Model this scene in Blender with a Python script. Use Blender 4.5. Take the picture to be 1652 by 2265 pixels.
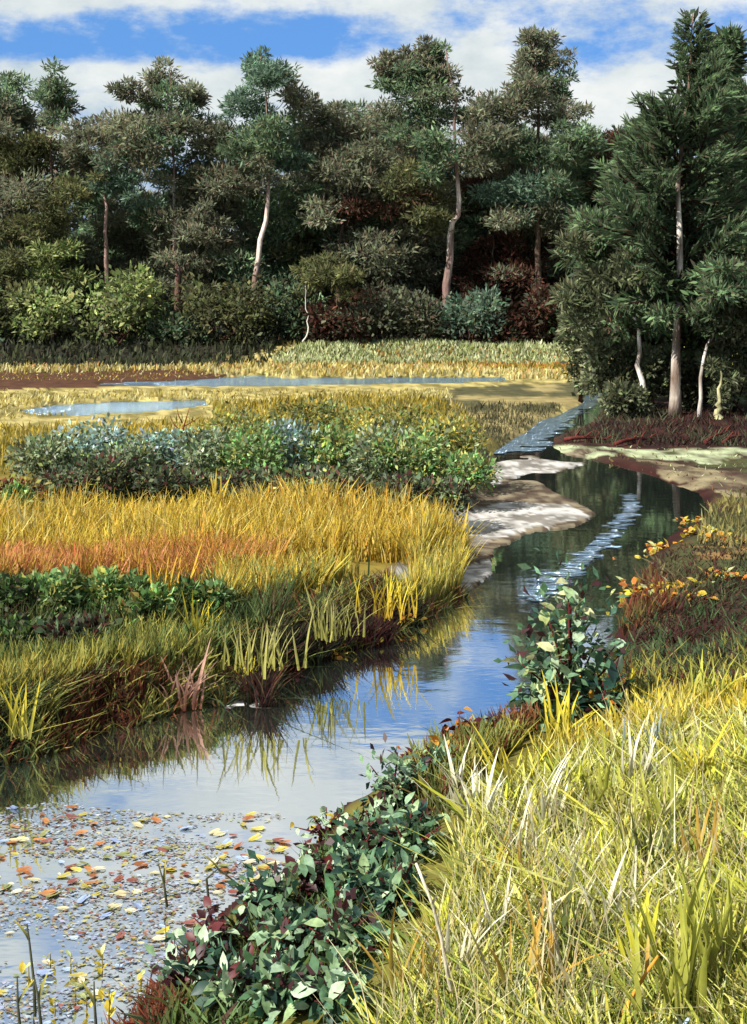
import bpy, math, random
import numpy as np
from mathutils import Vector, Matrix

for _o in list(bpy.data.objects):
    bpy.data.objects.remove(_o, do_unlink=True)
scene = bpy.context.scene
COL = scene.collection
rng = np.random.default_rng(11)
random.seed(11)

# ------------------------------------------------------------------ camera
F, CX, HY, H = 2620.0, 826.0, 637.0, 4.0      # focal length / principal axis of the view, eye height (m)
cam_d = bpy.data.cameras.new("camera")
cam_d.sensor_fit = 'AUTO'
cam_d.sensor_width = 36.0
cam_d.lens = 36.0 * F / 2265.0
cam_d.shift_y = -495.5 / 2265.0
cam_d.clip_start = 0.1
cam_d.clip_end = 3000.0
cam = bpy.data.objects.new("camera", cam_d)
cam.location = (0, 0, H)
cam.rotation_euler = (math.radians(90), 0, 0)
COL.objects.link(cam)
scene.camera = cam

# ------------------------------------------------------------------ sky, sun, exposure
SUN_EL, SUN_AZ = math.radians(42), math.radians(-128)   # azimuth from +Y towards +X: from the left, a little behind the viewer
world = bpy.data.worlds.new("World")
scene.world = world
world.use_nodes = True
wn, wl = world.node_tree.nodes, world.node_tree.links
wn.clear()


def W(t, **kw):
    n = wn.new(t)
    for k, v in kw.items():
        setattr(n, k, v)
    return n


w_out = W('ShaderNodeOutputWorld')
w_bg = W('ShaderNodeBackground')
w_bg.inputs['Strength'].default_value = 0.096
wl.new(w_bg.outputs[0], w_out.inputs[0])
w_sky = W('ShaderNodeTexSky', sky_type='NISHITA', sun_disc=False)
w_sky.sun_elevation = SUN_EL
w_sky.sun_rotation = SUN_AZ
w_sky.ozone_density = 3.0
w_sky.dust_density = 0.3
w_tc = W('ShaderNodeTexCoord')
w_sep = W('ShaderNodeSeparateXYZ')
wl.new(w_tc.outputs['Generated'], w_sep.inputs[0])


def wmath(op, a, b=None, clamp=False):
    n = W('ShaderNodeMath', operation=op, use_clamp=clamp)
    for i, v in enumerate((a, b)):
        if v is None:
            continue
        if isinstance(v, (int, float)):
            n.inputs[i].default_value = v
        else:
            wl.new(v, n.inputs[i])
    return n.outputs[0]


def wmix(fac, a, b, mode='MIX'):
    n = W('ShaderNodeMix', data_type='RGBA', blend_type=mode)
    for idx, v in ((0, fac), (6, a), (7, b)):
        if isinstance(v, (int, float)):
            n.inputs[idx].default_value = v
        elif isinstance(v, tuple):
            n.inputs[idx].default_value = (*v, 1)
        else:
            wl.new(v, n.inputs[idx])
    return n.outputs[2]


def wnoise(scale, stretch, detail=5, rough=0.55, off=(0, 0, 0)):
    m = W('ShaderNodeMapping')
    m.inputs['Scale'].default_value = stretch
    m.inputs['Location'].default_value = off
    wl.new(w_tc.outputs['Generated'], m.inputs[0])
    n = W('ShaderNodeTexNoise')
    n.inputs['Scale'].default_value = scale
    n.inputs['Detail'].default_value = detail
    n.inputs['Roughness'].default_value = rough
    wl.new(m.outputs[0], n.inputs['Vector'])
    return n.outputs['Fac']


# the blue of a washed, clear sky, deeper than the plain model gives so near the horizon
w_blue = wmix(1.0, w_sky.outputs[0], (0.22, 0.40, 0.70), 'MULTIPLY')
w_blue = wmix(0.65, w_blue, (0.85, 2.05, 4.2))
w_low = W('ShaderNodeMapRange', interpolation_type='SMOOTHSTEP')
w_low.inputs['From Min'].default_value = 0.15
w_low.inputs['From Max'].default_value = 0.05
wl.new(w_sep.outputs[2], w_low.inputs[0])
w_blue = wmix(wmath('MULTIPLY', w_low.outputs[0], .85), w_blue, (1.6, 2.25, 2.95))
# cloud cover over the elevation: haze low down, a cumulus bank, blue bands, then broken cloud
ramp = W('ShaderNodeValToRGB')
els = ramp.color_ramp.elements
cover = [(0.0, .30), (0.095, .34), (0.128, .92), (0.172, .90), (0.192, .36), (0.224, .36), (0.25, .70), (0.285, .26),
         (0.345, .16), (0.372, .95), (0.45, .86), (0.53, 1.0), (0.70, 1.0), (1.0, .8)]
els[0].position, els[0].color = cover[0][0], (cover[0][1],) * 3 + (1,)
els[1].position, els[1].color = cover[-1][0], (cover[-1][1],) * 3 + (1,)
for p, v in cover[1:-1]:
    e = els.new(p)
    e.color = (v, v, v, 1)
wl.new(w_sep.outputs[2], ramp.inputs[0])
n1 = wnoise(9.0, (1.0, 1.0, 2.4), 7, 0.62, (0.3, 0.1, 0.0))
n2 = wnoise(2.2, (1.0, 1.0, 2.2), 3, 0.5, (2.3, 1.7, .4))
c = wmath('ADD', ramp.outputs[0], wmath('MULTIPLY', wmath('SUBTRACT', n1, 0.5), 3.2))
c = wmath('ADD', c, wmath('MULTIPLY', wmath('SUBTRACT', n2, 0.5), 1.2))
n4 = wnoise(34.0, (1.0, 1.0, 1.6), 6, 0.65, (1.3, 4.1, 2.0))
c = wmath('ADD', c, wmath('MULTIPLY', wmath('SUBTRACT', n4, 0.5), 1.3))


def lobe(x, y, sx, sy, amp):
    """an opening (negative) or bank (positive) of cloud round one direction of the sky"""
    u, v = (x - CX) / F, (HY - y) / F
    L = math.sqrt(1 + u * u + v * v)
    dx = wmath('DIVIDE', wmath('SUBTRACT', w_sep.outputs[0], u / L), sx)
    dz = wmath('DIVIDE', wmath('SUBTRACT', w_sep.outputs[2], v / L), sy)
    r2 = wmath('ADD', wmath('MULTIPLY', dx, dx), wmath('MULTIPLY', dz, dz))
    front = wmath('GREATER_THAN', w_sep.outputs[1], 0.0)
    return wmath('MULTIPLY', wmath('MULTIPLY', wmath('EXPONENT', wmath('MULTIPLY', r2, -1.0)), amp), front)


for L in [(60, 105, .09, .018, -.55), (330, 85, .08, .022, -.5), (690, 90, .06, .022, -.6), (1320, 60, .06, .03, -.12), (900, 10, .03, .02, .35),
          (100, 5, .14, .014, .5), (600, 5, .10, .010, .4), (450, 190, .10, .014, .5), (1340, 240, .05, .015, .8), (750, 200, .05, .018, .7), (1080, 150, .06, .03, .7), (1500, 100, .05, .04, .3), (760, -220, .16, .030, -.30)]:
    c = wmath('ADD', c, lobe(*L))
mask = W('ShaderNodeMapRange', interpolation_type='SMOOTHSTEP')
mask.inputs['From Min'].default_value = -0.12
mask.inputs['From Max'].default_value = 0.98
wl.new(c, mask.inputs[0])
n3 = wnoise(7.0, (1.0, 1.0, 2.0), 5, 0.6, (5.0, 2.0, 1.0))
n5 = wnoise(16.0, (1.0, 1.0, 1.8), 6, 0.62, (3.0, 7.0, 1.0))
w_cloud = wmix(wmath('MULTIPLY', wmath('SUBTRACT', wmath('ADD', wmath('MULTIPLY', n3, .5), wmath('MULTIPLY', n5, .5)), 0.36), 4.0, True), (3.0, 3.45, 3.6), (4.45, 4.6, 4.55))
w_all = wmix(mask.outputs[0], w_blue, w_cloud)
wl.new(w_all, w_bg.inputs['Color'])

sun_d = bpy.data.lights.new("sun", 'SUN')
sun_d.energy = 5.0
sun_d.angle = math.radians(0.5)
sun_d.color = (1.0, 0.955, 0.88)
sun = bpy.data.objects.new("sun", sun_d)
sdir = Vector((math.sin(SUN_AZ) * math.cos(SUN_EL), math.cos(SUN_AZ) * math.cos(SUN_EL), math.sin(SUN_EL)))
sun.rotation_euler = sdir.to_track_quat('Z', 'Y').to_euler()
sun.location = sdir * 60
COL.objects.link(sun)

scene.view_settings.view_transform = 'Standard'
scene.view_settings.look = 'None'
scene.view_settings.exposure = 1.08
scene.view_settings.gamma = 1.0
scene.view_settings.use_curve_mapping = False
scene.render.engine = 'CYCLES'
scene.cycles.max_bounces = 6
scene.cycles.transparent_max_bounces = 4

# ------------------------------------------------------------------ helpers
ALB = 0.62


def rgb(*c, k=ALB):
    out = []
    for v in c:
        v = v / 255.0
        v = v / 12.92 if v <= 0.04045 else ((v + 0.055) / 1.055) ** 2.4
        out.append(v * k)
    return np.array(out)


def pal(*cols, k=ALB):
    return np.array([rgb(*c, k=k) for c in cols])


def at(px, py, z=0.0):
    Y = F * (H - z) / (py - HY)
    return np.array([(px - CX) * Y / F, Y, z])


def atY(px, py, Y):
    return np.array([(px - CX) * Y / F, Y, H - (py - HY) * Y / F])


def poly(pts, z=0.0):
    return np.array([at(x, y, z)[:2] for x, y in pts])


def inside(P, x, y):
    r = np.zeros(x.shape, bool)
    n = len(P)
    for i in range(n):
        x0, y0 = P[i]
        x1, y1 = P[(i + 1) % n]
        if y0 == y1:
            continue
        cond = (y0 > y) != (y1 > y)
        xi = (x1 - x0) * (y - y0) / (y1 - y0) + x0
        r ^= cond & (x < xi)
    return r


def edge_dist(P, x, y, closed=True):
    d = np.full(x.shape, 1e9)
    idx = np.zeros(x.shape, int)
    n = len(P)
    for i in range(n if closed else n - 1):
        a, b = P[i], P[(i + 1) % n]
        ab = b - a
        t = np.clip(((x - a[0]) * ab[0] + (y - a[1]) * ab[1]) / max(ab @ ab, 1e-9), 0, 1)
        dd = np.hypot(x - a[0] - t * ab[0], y - a[1] - t * ab[1])
        m = dd < d
        d[m] = dd[m]
        idx[m] = i
    return d, idx


def vnoise(x, y, seed=0):
    xi, yi = np.floor(x).astype(np.int64), np.floor(y).astype(np.int64)
    fx, fy = x - xi, y - yi
    fx, fy = fx * fx * (3 - 2 * fx), fy * fy * (3 - 2 * fy)

    def h(a, b):
        v = (a * 374761393 + b * 668265263 + seed * 1442695041) & 0xFFFFFFFF
        v = ((v ^ (v >> 13)) * 1274126177) & 0xFFFFFFFF
        return ((v ^ (v >> 16)) & 0xFFFF) / 65535.0
    return (h(xi, yi) * (1 - fx) + h(xi + 1, yi) * fx) * (1 - fy) + (h(xi, yi + 1) * (1 - fx) + h(xi + 1, yi + 1) * fx) * fy


def fbm(x, y, seed=0, oct=4):
    s, a, tot = 0, 1.0, 0
    for o in range(oct):
        s = s + a * vnoise(x * 2 ** o, y * 2 ** o, seed + o)
        tot += a
        a *= 0.5
    return s / tot


def sstep(a, b, x):
    t = np.clip((x - a) / (b - a), 0, 1)
    return t * t * (3 - 2 * t)


def raw_mesh(name, V, Fc, col=None, smooth=True):
    """mesh from arrays: V (n,3), Fc (m,k) faces of equal size, col (n,3)"""
    V = np.asarray(V, np.float32)
    Fc = np.asarray(Fc, np.int32)
    me = bpy.data.meshes.new(name)
    me.vertices.add(len(V))
    me.vertices.foreach_set("co", V.ravel())
    k = Fc.shape[1]
    me.loops.add(Fc.size)
    me.loops.foreach_set("vertex_index", Fc.ravel())
    me.polygons.add(len(Fc))
    me.polygons.foreach_set("loop_start", np.arange(0, Fc.size, k, dtype=np.int32))
    if smooth:
        me.polygons.foreach_set("use_smooth", np.ones(len(Fc), bool))
    me.update(calc_edges=True)
    if col is not None:
        ca = me.color_attributes.new("Col", 'FLOAT_COLOR', 'POINT')
        c4 = np.ones((len(V), 4), np.float32)
        c4[:, :3] = col
        ca.data.foreach_set("color", c4.ravel())
    return me


def link(name, me, mat, parent=None, loc=None, rot=None, kind=None):
    o = bpy.data.objects.new(name, me)
    if me is not None and mat is not None and len(me.materials) == 0:
        me.materials.append(mat)
    COL.objects.link(o)
    if parent is not None:
        o.parent = parent
    if loc is not None:
        o.location = loc
    if rot is not None:
        o.rotation_euler = rot
    if kind:
        o['kind'] = kind
    return o


def tag(o, label, cat, group=None):
    o['label'] = label
    o['category'] = cat
    if group:
        o['group'] = group
    return o


def thing(name, label, cat, loc, group=None):
    o = bpy.data.objects.new(name, None)
    o.empty_display_size = 0.2
    COL.objects.link(o)
    o.location = loc
    return tag(o, label, cat, group)


def tube(path, radii, n=7, col=None, jag=0.0):
    """closed tapered tube along a path -> V, F(quads), col"""
    path = np.asarray(path, float)
    V, Fq = [], []
    m = len(path)
    for i in range(m):
        t = path[min(i + 1, m - 1)] - path[max(i - 1, 0)]
        t = t / max(np.linalg.norm(t), 1e-9)
        a = np.cross(t, (0, 1, 0) if abs(t[1]) < 0.9 else (1, 0, 0))
        a /= np.linalg.norm(a)
        b = np.cross(t, a)
        for j in range(n):
            an = 2 * math.pi * j / n
            r = radii[i] * (1 + jag * (rng.random() - .5))
            V.append(path[i] + r * (math.cos(an) * a + math.sin(an) * b))
    for i in range(m - 1):
        for j in range(n):
            k = (j + 1) % n
            Fq.append((i * n + j, i * n + k, (i + 1) * n + k, (i + 1) * n + j))
    V = np.array(V)
    c0, c1 = len(V), len(V) + 1
    V = np.vstack([V, path[:1], path[-1:]])
    for j in range(0, n):
        k = (j + 1) % n
        Fq.append((c0, k, j, j))
        Fq.append((c1, (m - 1) * n + j, (m - 1) * n + k, (m - 1) * n + k))
    return V, np.array(Fq), (None if col is None else np.tile(col, (len(V), 1)))


def tube_mesh(name, path, radii, n=7, col=(.1, .08, .06), jag=0.0, colfn=None):
    V, Fq, C = tube(path, radii, n, np.array(col), jag)
    if colfn is not None:
        C = colfn(V)
    quads = Fq[:(len(path) - 1) * n]
    caps = Fq[(len(path) - 1) * n:, :3]
    me = bpy.data.meshes.new(name)
    me.from_pydata(V.tolist(), [], quads.tolist() + caps.tolist())
    me.polygons.foreach_set("use_smooth", np.ones(len(me.polygons), bool))
    ca = me.color_attributes.new("Col", 'FLOAT_COLOR', 'POINT')
    c4 = np.ones((len(V), 4), np.float32)
    c4[:, :3] = C
    ca.data.foreach_set("color", c4.ravel())
    me.update()
    return me


def unit(v):
    return v / np.maximum(np.linalg.norm(v, axis=-1, keepdims=True), 1e-9)


def leaf_cards(P, D, L, Wd, C, cup=0.18):
    """blade-like leaves: base P, long axis D, length L, width Wd, colour C -> V,F,col (6 verts, 2 quads each)"""
    n = len(P)
    D = unit(D)
    R = rng.normal(size=(n, 3))
    S = unit(np.cross(D, R))
    N = np.cross(D, S)
    L = np.asarray(L)[:, None]
    Wd = np.asarray(Wd)[:, None]
    V = np.stack([P,
                  P + D * L * .42 + S * Wd * .5 + N * Wd * cup,
                  P + D * L * .8 + S * Wd * .3 + N * Wd * cup * .4,
                  P + D * L - N * Wd * cup,
                  P + D * L * .8 - S * Wd * .3 + N * Wd * cup * .4,
                  P + D * L * .42 - S * Wd * .5 + N * Wd * cup], 1).reshape(-1, 3)
    b = np.arange(n)[:, None] * 6
    Fq = np.concatenate([b + np.array([[0, 1, 2, 5]]), b + np.array([[5, 2, 3, 4]])], 1).reshape(-1, 4)
    return V, Fq, np.repeat(C, 6, 0)


def kite_cards(P, D, L, Wd, C, cup=0.2):
    """small leaf sprays, one bent quad each"""
    n = len(P)
    D = unit(D)
    S = unit(np.cross(D, rng.normal(size=(n, 3))))
    N = np.cross(D, S)
    L = np.asarray(L)[:, None]
    Wd = np.asarray(Wd)[:, None]
    V = np.stack([P, P + D * L * .5 + S * Wd * .5 + N * Wd * cup, P + D * L, P + D * L * .5 - S * Wd * .5 + N * Wd * cup], 1).reshape(-1, 3)
    return V, np.arange(n * 4).reshape(-1, 4), np.repeat(C, 4, 0)


def blades(P, Ht, Wd, lean, C, tipC=None, bend=0.5):
    """grass blades -> V,F,col; lean (n,2) horizontal offset of the tip in metres"""
    n = len(P)
    an = rng.normal(0, .8, n)
    S = np.stack([np.cos(an), np.sin(an), np.zeros(n)], 1) * (Wd * .5)[:, None]
    up = np.array([0, 0, 1.0])
    l3 = np.concatenate([lean, np.zeros((n, 1))], 1)
    Hc = Ht[:, None]
    M = P + up * Hc * .55 + l3 * (.55 ** (1 + bend))
    T = P + up * Hc + l3
    V = np.stack([P - S, P + S, M + S * .85, T + S * .12, T - S * .12, M - S * .85], 1).reshape(-1, 3)
    b = np.arange(n)[:, None] * 6
    Fq = np.concatenate([b + np.array([[0, 1, 2, 5]]), b + np.array([[5, 2, 3, 4]])], 1).reshape(-1, 4)
    tipC = C if tipC is None else tipC
    Cc = np.stack([C * .9, C * .9, C * .5 + tipC * .5, tipC, tipC, C * .5 + tipC * .5], 1).reshape(-1, 3)
    return V, Fq, Cc


def pick(palette, n, var=0.16, w=None):
    i = rng.choice(len(palette), n, p=w)
    c = palette[i] * np.exp(rng.normal(0, var, (n, 1))) * np.exp(rng.normal(0, var * .35, (n, 3)))
    return np.clip(c, 0.002, 0.9)


# ------------------------------------------------------------------ materials
def mat_attr(name, rough=0.75, trans=0.0, nscale=6.0, namp=0.35, bump=0.0, spec=0.25, stretch=(1, 1, 1)):
    m = bpy.data.materials.new(name)
    m.use_nodes = True
    nt = m.node_tree
    N, L = nt.nodes, nt.links
    bsdf = N['Principled BSDF']
    out = N['Material Output']
    at_ = N.new('ShaderNodeAttribute')
    at_.attribute_name = 'Col'
    tc = N.new('ShaderNodeTexCoord')
    mp = N.new('ShaderNodeMapping')
    mp.inputs['Scale'].default_value = stretch
    L.new(tc.outputs['Object'], mp.inputs[0])
    nz = N.new('ShaderNodeTexNoise')
    nz.inputs['Scale'].default_value = nscale
    nz.inputs['Detail'].default_value = 5
    L.new(mp.outputs[0], nz.inputs['Vector'])
    mr = N.new('ShaderNodeMapRange')
    mr.inputs['From Min'].default_value = 0.25
    mr.inputs['From Max'].default_value = 0.75
    mr.inputs['To Min'].default_value = 1 - namp
    mr.inputs['To Max'].default_value = 1 + namp
    L.new(nz.outputs['Fac'], mr.inputs[0])
    mx = N.new('ShaderNodeMix')
    mx.data_type = 'RGBA'
    mx.blend_type = 'MULTIPLY'
    mx.inputs[0].default_value = 1.0
    L.new(at_.outputs['Color'], mx.inputs[6])
    L.new(mr.outputs[0], mx.inputs[7])
    L.new(mx.outputs[2], bsdf.inputs['Base Color'])
    bsdf.inputs['Roughness'].default_value = rough
    bsdf.inputs['Specular IOR Level'].default_value = spec
    if bump:
        bp = N.new('ShaderNodeBump')
        bp.inputs['Strength'].default_value = bump
        bp.inputs['Distance'].default_value = 0.05
        L.new(nz.outputs['Fac'], bp.inputs['Height'])
        L.new(bp.outputs[0], bsdf.inputs['Normal'])
    if trans:
        tr = N.new('ShaderNodeBsdfTranslucent')
        L.new(mx.outputs[2], tr.inputs['Color'])
        ms = N.new('ShaderNodeMixShader')
        ms.inputs[0].default_value = trans
        L.new(bsdf.outputs[0], ms.inputs[1])
        L.new(tr.outputs[0], ms.inputs[2])
        L.new(ms.outputs[0], out.inputs['Surface'])
    return m


M_leaf = mat_attr("tree_foliage", .8, .45, 1.1, .35, spec=.1)
M_shrub = mat_attr("shrub_foliage", .75, .35, 5.0, .3, spec=.15)
M_bigleaf = mat_attr("broad_leaf", .5, .3, 26.0, .4, spec=.35)
M_grass = mat_attr("grass_blade", .7, .3, 9.0, .3, spec=.15)
M_bark = mat_attr("bark", .9, 0, 3.5, .45, bump=.8, spec=.1, stretch=(3, 3, .8))
M_soil = mat_attr("marsh_soil", .95, 0, 2.3, .4, bump=.6, spec=.1)
M_pad = mat_attr("floating_leaf", .45, 0, 30.0, .25, spec=.4)

M_water = bpy.data.materials.new("creek_water")
M_water.use_nodes = True
_n, _l = M_water.node_tree.nodes, M_water.node_tree.links
_n.clear()
_o = _n.new('ShaderNodeOutputMaterial')
_g = _n.new('ShaderNodeBsdfGlossy')
_g.inputs['Roughness'].default_value = 0.035
_g.inputs['Color'].default_value = (.97, .99, 1.0, 1)
_d = _n.new('ShaderNodeBsdfDiffuse')
_d.inputs['Color'].default_value = (.020, .026, .022, 1)
_m = _n.new('ShaderNodeMixShader')
_m.inputs[0].default_value = 0.79
_tc = _n.new('ShaderNodeTexCoord')
_mp = _n.new('ShaderNodeMapping')
_mp.inputs['Scale'].default_value = (1.0, 2.2, 1.0)
_nz = _n.new('ShaderNodeTexNoise')
_nz.inputs['Scale'].default_value = 2.2
_nz.inputs['Detail'].default_value = 3
_b = _n.new('ShaderNodeBump')
_b.inputs['Strength'].default_value = 0.03
_b.inputs['Distance'].default_value = 0.05
_l.new(_tc.outputs['Object'], _mp.inputs[0])
_l.new(_mp.outputs[0], _nz.inputs['Vector'])
_l.new(_nz.outputs['Fac'], _b.inputs['Height'])
_l.new(_b.outputs[0], _g.inputs['Normal'])
_l.new(_d.outputs[0], _m.inputs[1])
_l.new(_g.outputs[0], _m.inputs[2])
_l.new(_m.outputs[0], _o.inputs['Surface'])

# ------------------------------------------------------------------ terrain
LEFT_BANK = [(-1600, 2080), (-400, 1800), (0, 1690), (90, 1668), (170, 1640), (250, 1612), (330, 1592), (400, 1568), (480, 1550), (560, 1514), (620, 1486),
             (690, 1454), (750, 1436), (800, 1408), (880, 1388), (960, 1354), (1030, 1322), (1085, 1270), (1090, 1216), (1160, 1186), (1270, 1160),
             (1306, 1136), (1255, 1098), (1180, 1066), (1085, 1058), (1075, 1025), (1098, 998), (1132, 974), (1172, 956), (1196, 934), (1242, 918), (1280, 893), (1322, 866)]
RIGHT_BANK = [(1348, 862), (1338, 886), (1300, 927), (1226, 966), (1216, 985), (1250, 1003), (1330, 1028), (1430, 1052), (1530, 1090), (1560, 1128),
              (1490, 1180), (1440, 1230), (1400, 1290), (1372, 1350), (1330, 1450), (1240, 1530), (1150, 1585), (1040, 1640), (930, 1692), (850, 1742),
              (740, 1802), (690, 1855), (660, 1920), (560, 1970), (470, 2040), (390, 2130), (310, 2220), (250, 2310), (120, 2500), (-200, 2900), (-1600, 3600)]
CREEK = poly(LEFT_BANK + RIGHT_BANK)
NL = len(LEFT_BANK)
POND_FAR = poly([(180, 852), (300, 846), (480, 838), (560, 832), (640, 838), (900, 836), (1120, 836), (1115, 847), (860, 852), (560, 858), (320, 858)])
POND_MID = poly([(50, 908), (120, 896), (300, 890), (450, 888), (470, 900), (380, 910), (200, 922), (90, 921)])
PONDS = [POND_FAR, POND_MID]
BARS = [poly(p) for p in (
    [(1072, 1026), (1150, 1010), (1290, 1022), (1240, 1042), (1110, 1062), (1072, 1078)],
    [(990, 1150), (1120, 1112), (1260, 1118), (1296, 1146), (1220, 1166), (1110, 1192), (1010, 1226)],
    [(868, 1354), (905, 1300), (1000, 1262), (1085, 1240), (1090, 1262), (1010, 1327), (940, 1354)],
    [(690, 1452), (760, 1424), (865, 1408), (860, 1424), (770, 1444), (700, 1462)],
    [(476, 1556), (530, 1545), (590, 1540), (585, 1560), (520, 1568), (480, 1566)])]
MUD_FAR = poly([(-900, 822), (0, 815), (300, 815), (480, 826), (560, 836), (480, 842), (300, 856), (180, 862), (0, 868), (-900, 880)])
FLOOR_SHADE = poly([(-2500, 755), (600, 755), (640, 790), (560, 802), (300, 805), (0, 803), (-2500, 800)], .2)  # ground before the wood, with its shadow band put into the colour
MUDFLAT = poly([(985, 1180), (1060, 1010), (1300, 1000), (1360, 1140), (1300, 1200), (1090, 1230), (1095, 1280), (1040, 1340), (930, 1370), (860, 1372), (850, 1330), (930, 1270), (1000, 1230)])
MUD_IN = [poly([(985, 1180), (1060, 1010), (1100, 985)]), poly([(850, 1372), (850, 1330), (930, 1270), (1000, 1230), (985, 1180)])]
LEDGE = poly([(1214, 974), (1300, 976), (1400, 982), (1652, 988), (2300, 1000), (2300, 1012), (1652, 1004), (1560, 1014), (1420, 1008), (1300, 1000), (1225, 990)], .15)
LEDGE2 = poly([(1420, 1012), (1652, 1040), (2300, 1110), (2300, 1190), (1652, 1100), (1560, 1075), (1480, 1050)], .15)
DARKSHORE = poly([(1225, 966), (1300, 925), (1340, 880), (1500, 890), (2300, 900), (2300, 992), (1652, 984), (1400, 978)], .2)
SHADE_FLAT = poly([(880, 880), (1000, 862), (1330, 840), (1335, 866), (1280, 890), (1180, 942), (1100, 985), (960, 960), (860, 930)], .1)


def ground(x, y):
    """height of the land and signed distance into the water (positive = under water)"""
    x = np.atleast_1d(np.asarray(x, float))
    y = np.atleast_1d(np.asarray(y, float))
    s = np.clip(y / 20, .25, 2.0)
    wx = x + (vnoise(x * 2.2 / s, y * 2.2 / s, 3) - .5) * .22 * s
    wy = y + (vnoise(x * 2.2 / s + 9, y * 2.2 / s, 5) - .5) * .30 * s
    d, idx = edge_dist(CREEK, wx, wy)
    ins = inside(CREEK, wx, wy)
    right = (idx >= NL) & (idx < NL + len(RIGHT_BANK) - 1)
    sd = np.where(ins, d, -d)
    for P in PONDS:
        dp, _ = edge_dist(P, wx, wy)
        sd = np.maximum(sd, np.where(inside(P, wx, wy), dp, -dp))
    ld = np.maximum(-sd, 0)
    nz = fbm(x * .45, y * .45, 20)
    left_h = 0.36 * sstep(0, .25, ld) + .12 * (nz - .5) * sstep(.2, 1, ld)
    near = 1 - sstep(10.5, 14, y)
    right_h = (0.10 + .16 * near) * sstep(0, .4, ld) + near * np.minimum(.95, .20 * np.maximum(ld - .2, 0)) + .18 * (nz - .5) * sstep(.3, 1.2, ld)
    land = np.where(right, right_h, left_h)
    land = land * (1 - .72 * sstep(26, 33, y))
    dm = np.minimum(edge_dist(MUD_IN[0], wx, wy, False)[0], edge_dist(MUD_IN[1], wx, wy, False)[0])
    land = np.where(inside(MUDFLAT, wx, wy), .022 + (land - .022) * (1 - sstep(0, .4, dm)) + .06 * (fbm(x * 1.5, y * 2.2, 12) - .5), land)
    land = np.where(y > 55, np.maximum(land, .15) + .85 * sstep(59, 63, y) + 2.0 * sstep(84, 130, y) + 6 * sstep(150, 900, y), land)
    z = np.where(sd > 0, -.35 * sstep(-.05, .5, sd) - .02, land)
    for P in BARS:
        db, _ = edge_dist(P, wx, wy)
        db = np.where(inside(P, wx, wy), db, -db)
        bz = .03 * sstep(-.1, .25, db) + .10 * (fbm(x * 1.3, y * 2.6, 8) - .5) - .006
        z = np.where((db > -.05) & (z < bz + .02), np.maximum(z, bz), z)
        sd = np.where((db > 0) & (sd > 0), -.01, sd)
    return z, sd, right


def gz(x, y):
    return ground(x, y)[0]


pys = np.concatenate([[640.4, 641.5, 644, 648, 655, 665, 680, 700, 715, 728], np.arange(738, 1300, 3.2), np.arange(1300, 2500, 6.5), np.arange(2500, 3300, 40)])
Ys = F * H / (pys - HY)
Ys = np.concatenate([Ys, [3.2, 2.0, 0.0, -4.0]])
us = np.concatenate([np.linspace(-3200, -700, 40), np.arange(-680, 2340, 7.5), np.linspace(2360, 4900, 40)])
GX = ((us[None, :] - CX) / F) * np.maximum(Ys, 4.5)[:, None]
GY = np.repeat(Ys[:, None], len(us), 1)
gx, gy = GX.ravel(), GY.ravel()
gzv, gsd, gright = ground(gx, gy)
n_a, n_b, n_c = fbm(gx * .9, gy * .6, 31), fbm(gx * 3.1, gy * 2.2, 41), fbm(gx * .25, gy * .18, 51)
wxx = gx + (n_b - .5) * .5 * np.clip(gy / 15, .3, 2.5)
wyy = gy + (n_a - .5) * 1.2 * np.clip(gy / 15, .3, 2.5)


def lerp(a, b, t):
    return a + (b - a) * np.asarray(t)[:, None]


C = lerp(rgb(105, 95, 48)[None], rgb(140, 122, 52)[None], n_a)
far = sstep(27, 32, gy)
C = lerp(C, lerp(rgb(124, 114, 66)[None], rgb(200, 184, 118)[None], sstep(.3, .7, n_b)), far)
rc = lerp(rgb(62, 44, 36)[None], rgb(78, 82, 50)[None], sstep(.42, .62, n_a))
rc = lerp(rc, rgb(150, 116, 72)[None], sstep(.56, .64, fbm(gx * .7, gy * 2.1, 61)) * sstep(12, 13.5, gy) * (1 - sstep(20, 23, gy)))
rc = lerp(rc, rgb(118, 112, 54)[None], sstep(11, 8.5, gy))
C = np.where(gright[:, None], rc, C)
peat = (1 - sstep(.12, .45, -gsd)) * (gsd > -.45) * (gy < 27)
C = lerp(C, lerp(rgb(44, 20, 20)[None], rgb(66, 36, 30)[None], n_b), peat)
C = np.where((gsd > 0)[:, None], rgb(52, 48, 36)[None], C)
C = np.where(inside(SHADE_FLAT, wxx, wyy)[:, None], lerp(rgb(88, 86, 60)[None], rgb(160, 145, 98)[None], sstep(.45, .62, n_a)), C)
C = np.where((inside(MUD_FAR, wxx, wyy) & (gsd < 0))[:, None], lerp(rgb(76, 50, 40)[None], rgb(98, 68, 48)[None], n_b), C)
C = np.where(inside(DARKSHORE, wxx, wyy)[:, None], lerp(rgb(44, 28, 27)[None], rgb(76, 48, 40)[None], sstep(.4, .7, n_b)), C)
C = np.where(inside(LEDGE2, wxx, wyy)[:, None], lerp(rgb(86, 70, 58)[None], rgb(146, 134, 104)[None], sstep(.35, .7, n_b)), C)
C = np.where((inside(LEDGE, wxx * .3 + gx * .7, wyy * .4 + gy * .6) & (n_b > .36))[:, None], lerp(rgb(118, 116, 92)[None], rgb(180, 190, 150)[None], sstep(.35, .65, n_b)), C)
for P in BARS:
    C = np.where((inside(P, wxx, gy))[:, None], lerp(rgb(132, 126, 118)[None], rgb(206, 203, 198)[None], sstep(.40, .62, .6 * fbm(gx * 1.1, gy * 1.7, 77, 5) + .4 * vnoise(gx * 9, gy * 11, 78))), C)
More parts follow.
